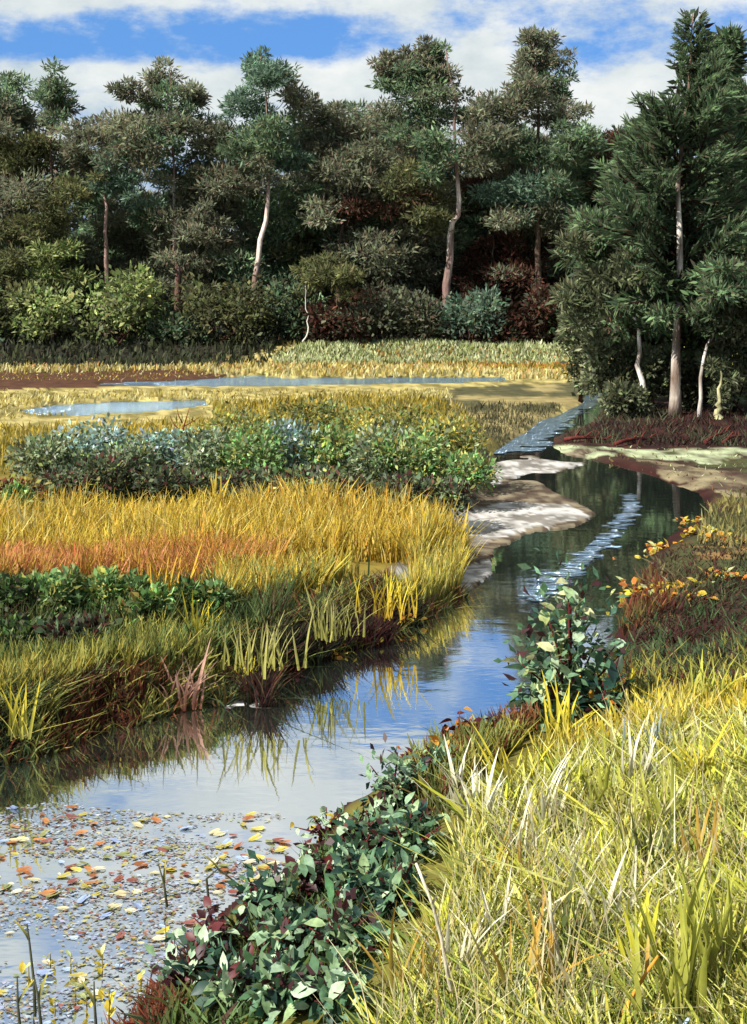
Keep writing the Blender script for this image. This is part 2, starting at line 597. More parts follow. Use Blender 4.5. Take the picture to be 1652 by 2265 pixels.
mf = inside(MUDFLAT, wxx, gy) & ~np.any([inside(P, wxx, gy) for P in BARS], axis=0) & (gsd < 0)
C = np.where(mf[:, None], lerp(rgb(84, 70, 58)[None], rgb(138, 126, 104)[None], sstep(.36, .66, .5 * n_b + .5 * vnoise(gx * 7, gy * 9, 79))), C)
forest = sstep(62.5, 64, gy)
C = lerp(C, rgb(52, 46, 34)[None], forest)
C = np.where(inside(FLOOR_SHADE, wxx, gy)[:, None], rgb(54, 50, 38)[None], C)
nr, nc = GX.shape
ii = (np.arange(nr - 1)[:, None] * nc + np.arange(nc - 1)[None, :]).ravel()
GF = np.stack([ii, ii + nc, ii + nc + 1, ii + 1], 1)
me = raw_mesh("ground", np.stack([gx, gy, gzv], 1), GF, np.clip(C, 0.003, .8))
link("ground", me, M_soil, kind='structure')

wv = np.array([(-75, -4, 0), (75, -4, 0), (75, 66, 0), (-75, 66, 0)], float)
me = raw_mesh("water", wv, np.array([[0, 1, 2, 3]]), smooth=False)
link("water", me, M_water, kind='structure')


# added patches, bumped and tinted blue as reflected sky: the ponds, the upper channel and the current's line down the creek
M_sky_ruffle = M_water.copy()
M_sky_ruffle.name = "sky_tinted_water"
for nd in M_sky_ruffle.node_tree.nodes:
    if nd.type == 'BUMP':
        nd.inputs['Strength'].default_value = 1.0
        nd.inputs['Distance'].default_value = 0.2
    if nd.type == 'TEX_NOISE':
        nd.inputs['Scale'].default_value = 5.0
        nd.inputs['Detail'].default_value = 5
    if nd.type == 'BSDF_GLOSSY':
        nd.inputs['Roughness'].default_value = 0.12
        nd.inputs['Color'].default_value = (.58, .78, 1.0, 1)  # blue tint paints the sky's reflection into the water


def water_patch(name, pts):
    P = poly(pts, .006)
    bm_v = [(x, y, .006) for x, y in P]
    me_ = bpy.data.meshes.new(name)
    me_.from_pydata(bm_v, [], [list(range(len(bm_v)))])
    me_.update()
    return link(name, me_, M_sky_ruffle, kind='structure')


water_patch("pond", [(150, 866), (180, 842), (480, 830), (560, 826), (900, 828), (1140, 828), (1150, 862), (560, 868)])
water_patch("pond", [(20, 932), (20, 880), (300, 880), (480, 880), (500, 910), (200, 934)])
# the current's line: added lens patches, painted reflected sky, strung down the upper channel and round the bend
def ruffles(name, pts, n, spread, size):
    """pts: the line of the current; spread: half-width (start, end) of the ruffled strip in metres; size: length range in metres"""
    L_ = np.array([at(x, y, 0)[:2] for x, y in pts])
    lv, lf = [], []
    for k in range(n):
        u = (k + rng.random()) / n * (len(L_) - 1.001)
        i_ = int(u)
        w_ = spread[0] + (spread[1] - spread[0]) * u / (len(L_) - 1)
        c_ = L_[i_] + (L_[i_ + 1] - L_[i_]) * (u - i_) + np.array([np.clip(rng.normal(0, .6), -1, 1) * w_, rng.normal(0, .15)])
        a_ = rng.uniform(*size)
        b_ = a_ * rng.uniform(.35, .75)
        n0 = len(lv)
        for j in range(12):
            an = 2 * math.pi * j / 12
            rr = rng.uniform(.8, 1.2)
            lv.append((c_[0] + a_ * rr * math.cos(an) + .25 * b_ * math.sin(an), c_[1] + b_ * rr * math.sin(an), .004 + k * .00012))
        lf.append(list(range(n0, n0 + 12)))
    me = bpy.data.meshes.new(name)
    me.from_pydata(lv, [], lf)
    me.update()
    return link(name, me, M_sky_ruffle, kind='structure')


ruffles("sky_streak", [(1392, 1096), (1396, 1120), (1380, 1150), (1356, 1178), (1325, 1206), (1296, 1232), (1268, 1256), (1240, 1280), (1212, 1306), (1180, 1330)], 150, (.06, .10), (.05, .17))
ruffles("sky_streak", [(1328, 872), (1305, 886), (1275, 902), (1245, 922), (1210, 942), (1178, 962), (1148, 982), (1118, 1002)], 120, (.25, .55), (.18, .6))


# ------------------------------------------------------------------ trees
def clump_leaves(cx, cy, cz, rx, ry, rz, n, palette, L=(.28, .6), wr=.38, up=.25, var=.2, out_bias=.8, w=None):
    d = unit(rng.normal(size=(n, 3)))
    r = rng.random(n) ** .45
    # lumpy outline: radius changes with direction
    k = 1 + .28 * np.sin(d[:, 0] * 5 + cx) * np.cos(d[:, 2] * 4 + cz) + rng.normal(0, .10, n)
    P = np.stack([cx + d[:, 0] * rx * r * k, cy + d[:, 1] * ry * r * k, cz + d[:, 2] * rz * r * k], 1)
    D = d * out_bias + rng.normal(0, .55, (n, 3)) + np.array([0, 0, up])
    l = rng.uniform(L[0], L[1], n)
    C_ = pick(palette, n, var, w)
    return P, D, l, l * wr * rng.uniform(.7, 1.3, n), C_


def join_leaves(name, groups, origin):
    P, D, l, w_, C_ = [np.concatenate(a) for a in zip(*groups)]
    V, Fq, Cc = kite_cards(P - origin, D, l, w_, C_)
    return raw_mesh(name, V, Fq, Cc, smooth=False)


DKGREEN = pal((74, 92, 68), (64, 82, 64), (88, 104, 76), (76, 80, 60), k=1.85)
BROWNGREEN = pal((82, 86, 68), (76, 80, 64), (90, 96, 76), (84, 76, 62), k=1.85)
TEAL = pal((70, 88, 72), (62, 78, 66), (84, 102, 84), k=1.85)
OLIVE = pal((108, 112, 74), (98, 104, 70), (118, 118, 80), k=.85)
PALEGREEN = pal((150, 162, 100), (130, 146, 88), (168, 176, 116), (108, 124, 76), k=.8)
RUST = pal((96, 66, 54), (84, 60, 50), (82, 78, 60), (106, 66, 54), k=.75)
PINE = pal((68, 84, 58), (60, 74, 54), (84, 102, 72), (62, 62, 48), k=1.45)
GREYGREEN = pal((112, 120, 88), (96, 104, 76), (132, 138, 104), (84, 88, 66), k=.8)


def bark_fn(base, light, z0, z1, light_amt, seed=0):
    base, light = np.array(base), np.array(light)

    def f(V):
        a = fbm(V[:, 0] * 3 + seed, V[:, 2] * 2.4, 60 + seed)
        t = sstep(.38, .62, a) * light_amt * sstep(z0 - .3, z0 + .3, V[:, 2]) * (1 - sstep(z1 - .3, z1 + .3, V[:, 2]))  # pale patches: birch bark, and sunlit highlights painted on other trunks
        return lerp(base[None], light[None], t)
    return f


def build_tree(name, label, Y, trunk, r0, clumps, bark=(96, 78, 66), light=(200, 180, 165), lz=None, group=None, density=1.0, L=(.18, .42), n_br=6, cat="tree"):
    """trunk: list of (px,py) at depth Y from base to top; clumps: (px,py,rx,ry,palette)"""
    if Y > 70:
        Y = 62.5 + (Y - 73) * .75          # the wood stands on the low bank behind the flats
    pts = np.array([atY(px, py, Y) for px, py in trunk])
    base = pts[0].copy()
    base[2] = float(gz(base[0], base[1])[0]) - .05
    pts[0] = base
    t = thing(name, label, cat, base, group)
    # dense path
    tt = np.linspace(0, len(pts) - 1, 14)
    path = np.stack([np.interp(tt, np.arange(len(pts)), pts[:, i]) for i in range(3)], 1)
    path[1:-1, 0] += rng.normal(0, .05, 12)
    s = np.linspace(0, 1, 14)
    rad = r0 * (1 - .85 * s) + r0 * .35 * np.exp(-s * 18)
    z0, z1 = lz if lz else (0, 0)
    me_ = tube_mesh("trunk", path - base, rad, 8, jag=.15, colfn=bark_fn(rgb(*bark), rgb(*light, k=.75), z0 - base[2], z1 - base[2], .95 if lz else 0, seed=int(abs(base[0]) * 7) % 50))
    link("trunk", me_, M_bark, t)
    groups, br = [], 0
    for (px, py, rx, ry, palette) in clumps:
        c_ = atY(px, py, Y) + np.array([0, rng.uniform(-1.3, 1.3), 0])
        RX, RZ = rx * Y / F, ry * Y / F
        n = int(density * 620 * (RX * RZ + .3) ** .85) + 160
        # each bough-mass is three or four smaller sprays
        for _ in range(11):
            o_ = rng.normal(0, .60, 3) * np.array([RX, RX * .8, RZ])
            q_ = rng.uniform(.6, 1.35)
            sub = palette * math.exp(rng.normal(0, .17))
            groups.append(clump_leaves(*(c_ + o_), RX * .60 * q_, RX * .52 * q_, RZ * .34 * q_, int(n // 5 * q_), sub, L=(L[0] * .85, L[1] * 1.15), wr=.25, out_bias=.8))
        if br < n_br:
            zz = c_[2] - RZ * .4
            k = int(np.argmin(np.abs(path[:, 2] - (zz - .8))))
            a = path[k]
            mid = (a + c_) * .5 + np.array([0, 0, -.25])
            me_ = tube_mesh("branch", np.array([a, mid, c_]) - base, [rad[k] * .45, rad[k] * .3, .02], 5, col=rgb(*bark) * .55)
            link("branch", me_, M_bark, t)
            br += 1
    link("crown", join_leaves("crown", groups, base), M_leaf, t, kind='stuff')
    return t


G_, B_, T_, O_, R_, P_ = DKGREEN, BROWNGREEN, TEAL, OLIVE, RUST, PALEGREEN
build_tree("forest_tree", "tall dark tree at the far left end of the wood with a ragged round top", 79, [(28, 785), (22, 500), (14, 190)], .22,
           [(5, 215, 45, 45, G_), (40, 265, 45, 50, B_), (-30, 290, 60, 60, B_), (30, 350, 60, 60, O_), (-10, 450, 80, 70, B_), (40, 540, 60, 60, O_)])
build_tree("forest_tree", "dark tree with a narrow brown top standing second from the left in the far wood", 78, [(120, 785), (118, 500), (108, 170)], .2,
           [(108, 205, 34, 42, G_), (122, 260, 32, 42, B_), (85, 330, 50, 45, O_), (150, 345, 40, 30, B_), (40, 420, 40, 40, B_), (170, 430, 46, 28, O_), (110, 480, 40, 30, O_), (130, 570, 50, 40, P_)])
build_tree("forest_tree", "shorter dark tree with a bare pinkish trunk between two taller trees", 77, [(240, 780), (236, 560), (230, 440), (222, 270)], .17,
           [(180, 300, 34, 30, B_), (220, 285, 45, 30, B_), (255, 310, 50, 45, O_), (200, 360, 45, 36, B_), (255, 405, 50, 40, T_), (300, 340, 40, 30, B_)],
           bark=(132, 108, 98), light=(165, 138, 128), lz=(5, 10))
build_tree("forest_tree", "dark tree with a forked top and a white highlighted trunk above the pale green shrub", 78, [(392, 785), (392, 600), (380, 480), (388, 400), (375, 160)], .2,
           [(345, 180, 30, 36, B_), (365, 230, 46, 44, G_), (422, 205, 32, 26, B_), (300, 212, 26, 14, B_), (375, 285, 80, 44, B_), (465, 300, 54, 40, B_), (325, 335, 48, 36, G_), (410, 350, 60, 40, G_), (470, 400, 46, 30, B_), (330, 480, 36, 30, G_), (450, 500, 44, 32, B_)],
           bark=(120, 92, 80), light=(238, 226, 215), lz=(5.0, 10.3))  # white is the trunk's highlight, painted into the bark colour
build_tree("pine_tree", "tall green pine with a long leaning pale trunk at the middle of the far wood", 77, [(545, 785), (566, 600), (590, 470), (600, 330), (575, 125)], .2,
           [(560, 148, 26, 32, T_), (600, 180, 52, 36, T_), (640, 215, 42, 36, B_), (552, 235, 40, 46, T_), (600, 285, 62, 46, G_), (548, 330, 54, 34, G_), (650, 350, 40, 18, T_), (540, 400, 50, 34, B_), (655, 420, 40, 16, G_)],
           bark=(140, 116, 104), light=(232, 212, 200), lz=(5.5, 14))
build_tree("forest_tree", "low broad dark tree right of the pine with the leaning trunk", 79, [(750, 785), (755, 520), (752, 280)], .2,
           [(700, 260, 34, 36, B_), (760, 290, 62, 40, B_), (715, 345, 56, 48, B_), (795, 360, 60, 56, B_), (745, 440, 66, 50, B_), (690, 480, 44, 34, G_), (800, 500, 56, 50, G_)])
build_tree("forest_tree", "tall dark tree with a jagged many-topped crown and a pale broken trunk", 77, [(988, 785), (990, 620), (998, 500), (1018, 470), (1004, 350), (1008, 230), (985, 110)], .24,
           [(850, 140, 26, 30, B_), (895, 130, 38, 24, B_), (880, 190, 44, 38, G_), (948, 120, 22, 30, B_), (978, 140, 18, 46, G_), (935, 220, 66, 46, G_), (1040, 235, 42, 34, B_), (900, 290, 66, 50, B_), (950, 340, 44, 50, G_), (1070, 320, 50, 60, B_), (930, 165, 40, 30, G_), (985, 200, 36, 34, B_), (905, 400, 50, 34, O_), (920, 470, 54, 26, O_)],
           bark=(138, 112, 104), light=(236, 220, 210), lz=(4.5, 9.2))
build_tree("forest_tree", "tall dark tree with a lopsided dark head, last in the far wood before the clearing", 78, [(1195, 785), (1190, 500), (1188, 90)], .24,
           [(1178, 95, 26, 28, B_), (1212, 95, 30, 32, B_), (1200, 150, 44, 36, B_), (1238, 180, 32, 44, G_), (1165, 215, 40, 34, B_), (1215, 255, 66, 40, B_), (1110, 235, 50, 40, B_), (1265, 310, 40, 40, G_), (1160, 330, 80, 52, G_), (1240, 380, 66, 50, G_), (1150, 440, 80, 56, T_), (1220, 500, 66, 60, B_)])
fillers = [
    (-180, 250, 95, G_, "tall dark tree just outside the left end of the far wood"),
    (70, 470, 90, O_, "olive lower tree between the two leftmost dark trees of the far wood"),
    (190, 530, 66, B_, "brown green lower tree left of the shorter tree with a bare pinkish trunk"),
    (312, 400, 78, B_, "brown green lower tree between the pinkish trunk and the white highlighted trunk"),
    (450, 350, 84, B_, "dark lower tree right of the white highlighted trunk"),
    (510, 430, 80, G_, "dark green lower tree just left of the leaning pale pine trunk"),
    (640, 420, 80, G_, "dark green lower tree just right of the leaning pale pine trunk"),
    (690, 300, 74, B_, "brown narrow tree left of the low broad dark tree"),
    (840, 320, 92, B_, "dark brown tree right of the low broad dark tree"),
    (925, 400, 86, B_, "brown green lower tree left of the pale broken trunk"),
    (1055, 380, 88, T_, "blue-green tree just right of the pale broken trunk"),
    (1130, 310, 80, B_, "brown tree between the pale broken trunk and the lopsided headed tree"),
    (1090, 520, 86, R_, "rust brown lower tree right of the pale broken trunk"),
    (1190, 540, 86, R_, "rust brown lower tree under the lopsided headed tree"),
    (1275, 340, 80, G_, "dark green tree right of the lopsided headed tree under the white cloud"),
    (1330, 320, 66, G_, "dark green tree below the white cloud left of the near pine"),
    (1395, 320, 76, G_, "dark tree half behind the near pine's left boughs"),
    (1740, 260, 120, G_, "tall dark far tree hidden behind the near pines"),
]
for i, (px, top, w_, pp, lab) in enumerate(fillers):
    Yf = 80 + (i % 4) * 1.6
    cl = []
    z_ = top + w_ * .4
    while z_ < 690:
        ww = w_ * (.55 + .5 * min(1, (z_ - top) / 140)) * random.uniform(.85, 1.15)
        cl.append((px + random.uniform(-.35, .35) * w_, z_, ww * .85, 44, pp if random.random() < .7 else random.choice([G_, B_, O_ if px < 800 else R_])))
        z_ += 50
    build_tree("forest_tree", lab, Yf, [(px, 780), (px + 4, (top + 780) / 2), (px, top)], .16, cl, group="lower trees filling the far wood", density=1.0, n_br=3)
# second rank, further back in the wood
for i, (px, who) in enumerate([(-64, "past the left end of the far wood"), (34, "behind the leftmost tall dark tree"), (132, "behind the tree with a narrow brown top"), (230, "behind the bare pinkish trunk"),
                              (328, "between the pinkish trunk and the white highlighted trunk"), (426, "behind the right half of the fork-topped tree"), (520, "left of the leaning pale pine trunk"),
                              (622, "right of the leaning pale pine trunk"), (720, "behind the low broad dark tree"), (818, "in the dip right of the low broad dark tree"), (916, "behind the jagged many-topped crown"),
                              (1014, "behind the pale broken trunk"), (1112, "in the dip left of the lopsided head"), (1210, "behind the lopsided head"), (1300, "under the white cloud by the near pine")]):
    top = random.uniform(285, 360)
    if min(abs(px - g_) for g_ in (140, 310, 440, 625, 860)) < 40:
        top = (540 if px < 200 else 460) + random.uniform(-20, 20)
    cl = []
    z_ = top + 30
    while z_ < 720:
        cl.append((px + random.uniform(-40, 40), z_, random.uniform(56, 80), 50, random.choice([G_, B_, G_])))
        z_ += 56
    build_tree("forest_tree", "dark second-rank tree " + who, 90 + (i % 3) * 3, [(px, 770), (px, (top + 770) / 2), (px, top)], .18, cl,
               group="trees in the second rank of the far wood", density=.8, L=(.26, .55), n_br=2)

# young white-stemmed tree at the wood's edge
build_tree("sapling", "thin white crooked sapling at the edge of the far wood above the pale bank", 73, [(668, 775), (684, 720), (672, 660), (680, 610)], .05,
           [(690, 600, 40, 30, OLIVE), (720, 590, 44, 34, OLIVE), (740, 620, 36, 28, OLIVE)], bark=(210, 200, 190), light=(235, 225, 215), lz=(0, 9), n_br=2)


# shrubs at the wood's edge
def shrub(name, label, Y, px, py, rx, ry, palette, base_py=None, group=None, density=1.0, L=(.2, .42), mat=None, stems=4, lumps=6, stem_col=(74, 48, 38), var=.22, wr=.45, cat="shrub"):
    if Y > 70:
        Y = 62.5 + (Y - 73) * .75
    if base_py:
        Y = at(px, base_py, .3)[1]
        for _ in range(3):
            X_ = (px - CX) * Y / F
            Y = at(px, base_py, max(0, float(gz(X_, Y)[0])))[1]
    c_ = atY(px, py, Y)
    base = np.array([c_[0], Y, float(gz(c_[0], Y)[0]) - .03])
    RX, RZ = rx * Y / F, ry * Y / F
    t = thing(name, label, cat, base, group)
    groups = []
    tips = []
    for k in range(lumps):
        a = rng.uniform(0, 6.28)
        h_ = rng.uniform(-.55, .62)
        wfac = math.sqrt(max(.1, 1 - h_ * h_))
        o_ = np.array([math.cos(a) * RX * .62 * wfac, math.sin(a) * RX * .5 * wfac, h_ * RZ])
        q = c_ + o_
        q[2] = max(q[2], base[2] + RZ * .22)
        sub = palette * math.exp(rng.normal(0, .25))
        n = int(density * 620 / lumps * 1.6)
        groups.append(clump_leaves(*q, RX * .52, RX * .48, RZ * .46, n, sub, L=L, wr=wr, var=var))
        tips.append(q)
    for k in range(stems):
        q = tips[k % len(tips)]
        b0 = base + np.array([rng.normal(0, RX * .12), rng.normal(0, RX * .1), 0])
        mid = (b0 + q) / 2 + rng.normal(0, .06 * RX, 3)
        link("stem", tube_mesh("stem", np.array([b0, mid, q]) - base, [.035 * RX + .008, .02 * RX + .006, .004], 5, col=rgb(*stem_col)), M_bark, t)
    link("foliage", join_leaves("foliage", groups, base), mat or M_shrub, t, kind='stuff')
    return t


edge = [
    ("pale green spreading shrub lit by the sun under the white highlighted trunk", 270, 680, 80, 86, PALEGREEN, 1.5),
    ("small pale green shrub at the wood's edge left of the large pale shrub", 110, 700, 62, 66, PALEGREEN, 1.0),
    ("olive green shrub at the left end of the far wood's edge", 20, 690, 75, 80, OLIVE, 1.2),
    ("mid green rounded shrub between the large pale shrub and the white sapling", 480, 690, 92, 88, OLIVE, 1.5),
    ("dark green low shrub between two lighter shrubs at the far wood's edge", 385, 720, 60, 60, DKGREEN, 1.1),
    ("dark shrub behind the thin white sapling", 640, 700, 60, 74, DKGREEN, 1.2),
    ("maroon leaved shrub just right of the thin white sapling", 745, 715, 62, 56, RUST, 1.1),
    ("brown green shrub under the low broad dark tree", 830, 690, 70, 80, BROWNGREEN, 1.3),
    ("dark brown shrub left of the pale broken trunk", 925, 700, 66, 74, BROWNGREEN, 1.2),
    ("blue-green dark shrub below the pale broken trunk", 1035, 695, 56, 76, TEAL, 1.2),
    ("red-brown autumn shrub at the right end of the far wood", 1115, 700, 60, 70, RUST, 1.2),
    ("dark red shrub where the far wood meets the grove of birches", 1215, 700, 66, 76, RUST, 1.3),
]
for i, (lab, px, py, rx, ry, pp, dn) in enumerate(edge):
    shrub("shrub", lab, 73.5 + (i % 3) * .8, px + random.uniform(-15, 15), py + random.uniform(-12, 22), rx * random.uniform(.95, 1.25), ry * random.uniform(.8, 1.1), np.concatenate([pp, pp, BROWNGREEN[:1]]) * (1.0 if pp is PALEGREEN else .78), density=dn * 1.6, L=(.18, .45), mat=M_leaf, lumps=14)
for i, px in enumerate([-250, -130, -40, 1300, 1380, 1460, 1760, 1900]):
    shrub("shrub", "dark undergrowth shrub low in the shade at the edge of the far wood", 75, px, 705, 85, 78, DKGREEN, group="undergrowth shrubs along the far wood", density=1.6, L=(.2, .5), mat=M_leaf, lumps=7)

# ------------------------------------------------------------------ right-hand grove (pine, birches, shrubs) at about 37 m
YG = 37.0
bough_meshes = []
for v in range(7):
    # a bough points along +X, about 1.5 m long: a twig with flat sprays of needles
    n = 140
    s = rng.random(n) ** .8
    P = np.stack([s * 1.45, rng.normal(0, .05, n), .10 * s ** 2 + rng.normal(0, .03, n)], 1)
    a = rng.uniform(-1, 1, n)
    D = np.stack([np.full(n, 1.0), a * 1.1, rng.normal(.05, .35, n)], 1)
    l = rng.uniform(.22, .5, n) * (1.1 - .5 * s)
    Cc = pick(PINE * math.exp((v - 3) * .09), n, .2)
    V, Fq, Cv = leaf_cards(P, D, l, l * .15, Cc, .1)
    Vt, Ft, Ct = tube(np.array([[0, 0, 0], [.7, 0, .02], [1.4, 0, .1]]), [.03, .02, .006], 5, rgb(70, 44, 38))
    Fq = np.concatenate([Fq, Ft[:10] + len(V)])
    bough_meshes.append(raw_mesh("bough", np.concatenate([V, Vt]), Fq, np.concatenate([Cv, Ct])))
    bough_meshes[-1].materials.append(M_leaf)


def pine(label, Y, trunk, r0, outline, nb, bark, light, lz, core=True):
    """outline: (py, left px, right px) widths of the crown"""
    pts = np.array([atY(px, py, Y) for px, py in trunk])
    base = pts[0].copy()
    base[2] = float(gz(base[0], base[1])[0]) - .05
    pts[0] = base
    t = thing("pine_tree", label, "tree", base)
    tt = np.linspace(0, len(pts) - 1, 20)
    path = np.stack([np.interp(tt, np.arange(len(pts)), pts[:, i]) for i in range(3)], 1)
    s = np.linspace(0, 1, 20)
    rad = r0 * (1 - .9 * s) + r0 * .5 * np.exp(-s * 16)
    link("trunk", tube_mesh("trunk", path - base, rad, 10, jag=.18, colfn=bark_fn(rgb(*bark), rgb(*light, k=.75), lz[0] - base[2], lz[1] - base[2], .95, 3)), M_bark, t)
    ys, ls, rs = [np.array(v, float) for v in zip(*outline)]
    for k in range(nb):
        py = ys[0] + (ys[-1] - ys[0]) * ((k + rng.random() * .8) / nb) ** .85
        l_, r_ = np.interp(py, ys, ls), np.interp(py, ys, rs)
        zt = H - (py - HY) * Y / F
        j = int(np.argmin(np.abs(path[:, 2] - zt)))
        c_ = path[j].copy()
        az = rng.uniform(0, 2 * math.pi)
        if rng.random() < .35:
            az = rng.normal(-math.pi / 2, .7)                       # more boughs where the sun reaches them, towards the open marsh
        ext = ((r_ - (c_[0] * F / Y + CX)) if math.cos(az) > 0 else ((c_[0] * F / Y + CX) - l_)) * Y / F
        ext = max(ext, .35)
        ext_y = (r_ - l_) * .5 * Y / F
        R_out = abs(math.cos(az)) * ext + abs(math.sin(az)) * ext_y
        if py > 370 and math.sin(az) < -.1:
            if abs(math.cos(az)) < .3:
                continue
            if abs(math.cos(az)) < .6:
                az = -az
        sc = float(np.clip(R_out * .55, .45, 1.25)) * rng.uniform(.8, 1.15)
        pos = c_ + np.array([math.cos(az), math.sin(az), 0]) * max(0, R_out - 1.45 * sc) * rng.uniform(.35, 1.0)
        pos[2] = zt - .25 * sc
        rise = rng.uniform(.35, .85) if rng.random() < .8 else rng.uniform(-.3, .2)
        o = link("bough", bough_meshes[int(rng.integers(7))], None, t, loc=pos - base)
        o.rotation_mode = 'XYZ'
        o.rotation_euler = (rng.uniform(-.9, .9), -rise, az + rng.normal(0, .3))
        o.scale = (sc, sc * rng.uniform(.9, 1.3), sc)
    groups = []
    for py, l_, r_ in outline[1:]:
        c_ = atY((l_ + r_) / 2, py, Y + (.3 if py < 330 else 1.5))
        RX = (r_ - l_) * .5 * Y / F
        groups.append(clump_leaves(*c_, RX * .62, RX * .55, 1.0, int(60 + 130 * RX), np.concatenate([PINE * .75, RUST[:1] * .6]), L=(.25, .55), wr=.3))
    link("crown", join_leaves("crown", groups, base), M_leaf, t, kind='stuff')
    return t


pine("tall dark green pine with a thick pale trunk on the creek's right bank", YG, [(1492, 922), (1496, 760), (1505, 560), (1498, 400), (1525, 180), (1532, 30)], .155,
     [(28, 1515, 1550), (90, 1485, 1580), (150, 1478, 1605), (210, 1455, 1625), (280, 1400, 1640), (350, 1350, 1650), (430, 1310, 1660), (510, 1295, 1650), (590, 1320, 1640), (660, 1380, 1600)], 170,
     (120, 100, 86), (236, 226, 212), (.6, 7.2))  # pale tone paints highlight stripes on the trunk
pine("broad dark pine half out of view beside the thick pale trunk", 40.0, [(1690, 912), (1695, 600), (1690, 110)], .28,
     [(120, 1660, 1720), (230, 1600, 1780), (340, 1580, 1820), (450, 1560, 1840), (560, 1555, 1860), (660, 1580, 1850), (730, 1600, 1820)], 200,
     (100, 80, 70), (150, 130, 110), (1, 5))
build_tree("birch_tree", "slender white birch with a crooked stem left of the thick pale trunked pine", 37.6, [(1424, 920), (1412, 820), (1418, 740), (1392, 680), (1384, 600), (1395, 470)], .095,
           [(1390, 560, 66, 60, PINE), (1345, 620, 60, 50, GREYGREEN), (1430, 640, 60, 55, PINE), (1330, 520, 40, 50, PINE), (1420, 490, 60, 60, PINE), (1300, 660, 46, 46, GREYGREEN)],
           bark=(150, 135, 120), light=(245, 238, 228), lz=(-1, 8), density=2.6, L=(.16, .36), n_br=5)
build_tree("birch_tree", "thin white birch leaning to the right beyond the thick pale trunked pine", 36.5, [(1545, 880), (1560, 780), (1585, 710), (1615, 640), (1640, 560)], .06,
           [(1600, 640, 60, 50, PINE), (1655, 600, 60, 60, PINE), (1640, 690, 50, 40, GREYGREEN), (1580, 700, 40, 30, PINE)],
           bark=(150, 135, 120), light=(240, 232, 222), lz=(-1, 8), density=2.4, L=(.16, .36), n_br=4)
build_tree("tree_stump", "short pale broken trunk with a loop of bark standing right of the pine's foot", 35.8, [(1588, 935), (1590, 885), (1594, 820)], .11,
           [(1610, 850, 26, 40, GREYGREEN)], bark=(138, 132, 96), light=(200, 196, 150), lz=(-1, 8), density=1.5, L=(.12, .25), n_br=1, cat="stump")
for lab, px, py, rx, ry, Y in [
    ("grey green bush on the creek's tip left of the white birch", 1345, 800, 62, 80, 38.4),
    ("grey green bush between the white birch and the pine's thick trunk", 1452, 830, 48, 74, 38.2),
    ("low grey bush at the foot of the white birch", 1385, 885, 46, 34, 36.6),
    ("grey green bush just right of the pine's thick trunk", 1540, 840, 44, 76, 38.4),
    ("tall grey green bush at the far right of the birch grove", 1630, 800, 62, 110, 38.0),
    ("grey green bush high behind the creek's tip", 1282, 770, 46, 100, 41.0),
]:
    shrub("bush", lab, Y, px, py, rx, ry, GREYGREEN, density=2.6, L=(.12, .28), mat=M_leaf, lumps=9, cat="bush")
for lab, px, py, rx, ry, Y in [
    ("dark green bush low behind the grove, left of the pine's trunk", 1420, 740, 84, 90, 40.5),
    ("dark green bush low behind the grove, right of the pine's trunk", 1570, 740, 80, 90, 41.0),
]:
    shrub("bush", lab, Y, px, py, rx, ry, np.concatenate([PINE, RUST[:1]]), density=3.0, L=(.16, .34), mat=M_leaf, lumps=10, cat="bush")

build_tree("pine_tree", "dark grey green pine filling the grove behind the thick pale trunk, its top lower", 43.0, [(1575, 905), (1580, 500), (1590, 110)], .15,
           [(1590, 130, 26, 40, PINE), (1600, 200, 46, 50, PINE), (1575, 290, 60, 55, PINE), (1620, 330, 70, 60, PINE), (1570, 400, 80, 60, PINE), (1640, 450, 70, 60, PINE), (1560, 500, 90, 60, PINE), (1600, 590, 90, 60, PINE), (1560, 680, 90, 60, PINE)],
           density=1.9, L=(.2, .5), n_br=6)
build_tree("pine_tree", "dark grey green pine at the grove's left side behind the white birch", 43.5, [(1405, 900), (1402, 600), (1425, 270)], .13,
           [(1428, 290, 22, 34, PINE), (1420, 350, 40, 44, PINE), (1390, 420, 54, 50, PINE), (1440, 440, 46, 50, PINE), (1370, 500, 66, 50, PINE), (1430, 540, 70, 56, PINE), (1350, 590, 60, 50, PINE), (1410, 640, 80, 60, PINE), (1350, 700, 60, 50, PINE)],
           density=1.9, L=(.2, .5), n_br=6)

# fallen red-brown branches on the dark shore below the grove
for lab, x0, y0, x1, y1 in [
    ("long red-brown fallen branch lying along the dark shore nearest the creek", 1248, 966, 1385, 962),
    ("red-brown fallen branch angled up at the middle of the dark shore", 1360, 976, 1470, 955),
    ("red-brown fallen branch leaning up the dark shore at the right", 1560, 975, 1622, 940),
    ("shorter red-brown fallen branch beside the leaning one at the right", 1600, 974, 1650, 950),
]:
    a, b = at(x0, y0, .2), at(x1, y1, .2)
    for p_ in (a, b):
        p_[2] = float(gz(p_[0], p_[1])[0]) + .05
    t = thing("fallen_branch", lab, "branch", a, "red-brown fallen branches on the dark shore")
    ax = np.linspace(0, 1, 7)[:, None]
    path = (b - a) * ax
    path[:, 2] += .05 * np.sin(ax[:, 0] * 5) + .03
    link("limb", tube_mesh("limb", path, .055 - .04 * ax[:, 0], 6, col=rgb(100, 50, 44), jag=.3), M_bark, t)
    for k in range(4):
        q = path[1 + k]
        e = q + (b - a) * .18 + np.array([0, rng.uniform(-.5, .5), rng.uniform(.05, .25)])
        link("twig", tube_mesh("twig", np.array([q, (q + e) / 2 + [0, 0, .04], e]), [.025, .016, .006], 4, col=rgb(108, 56, 46)), M_bark, t)


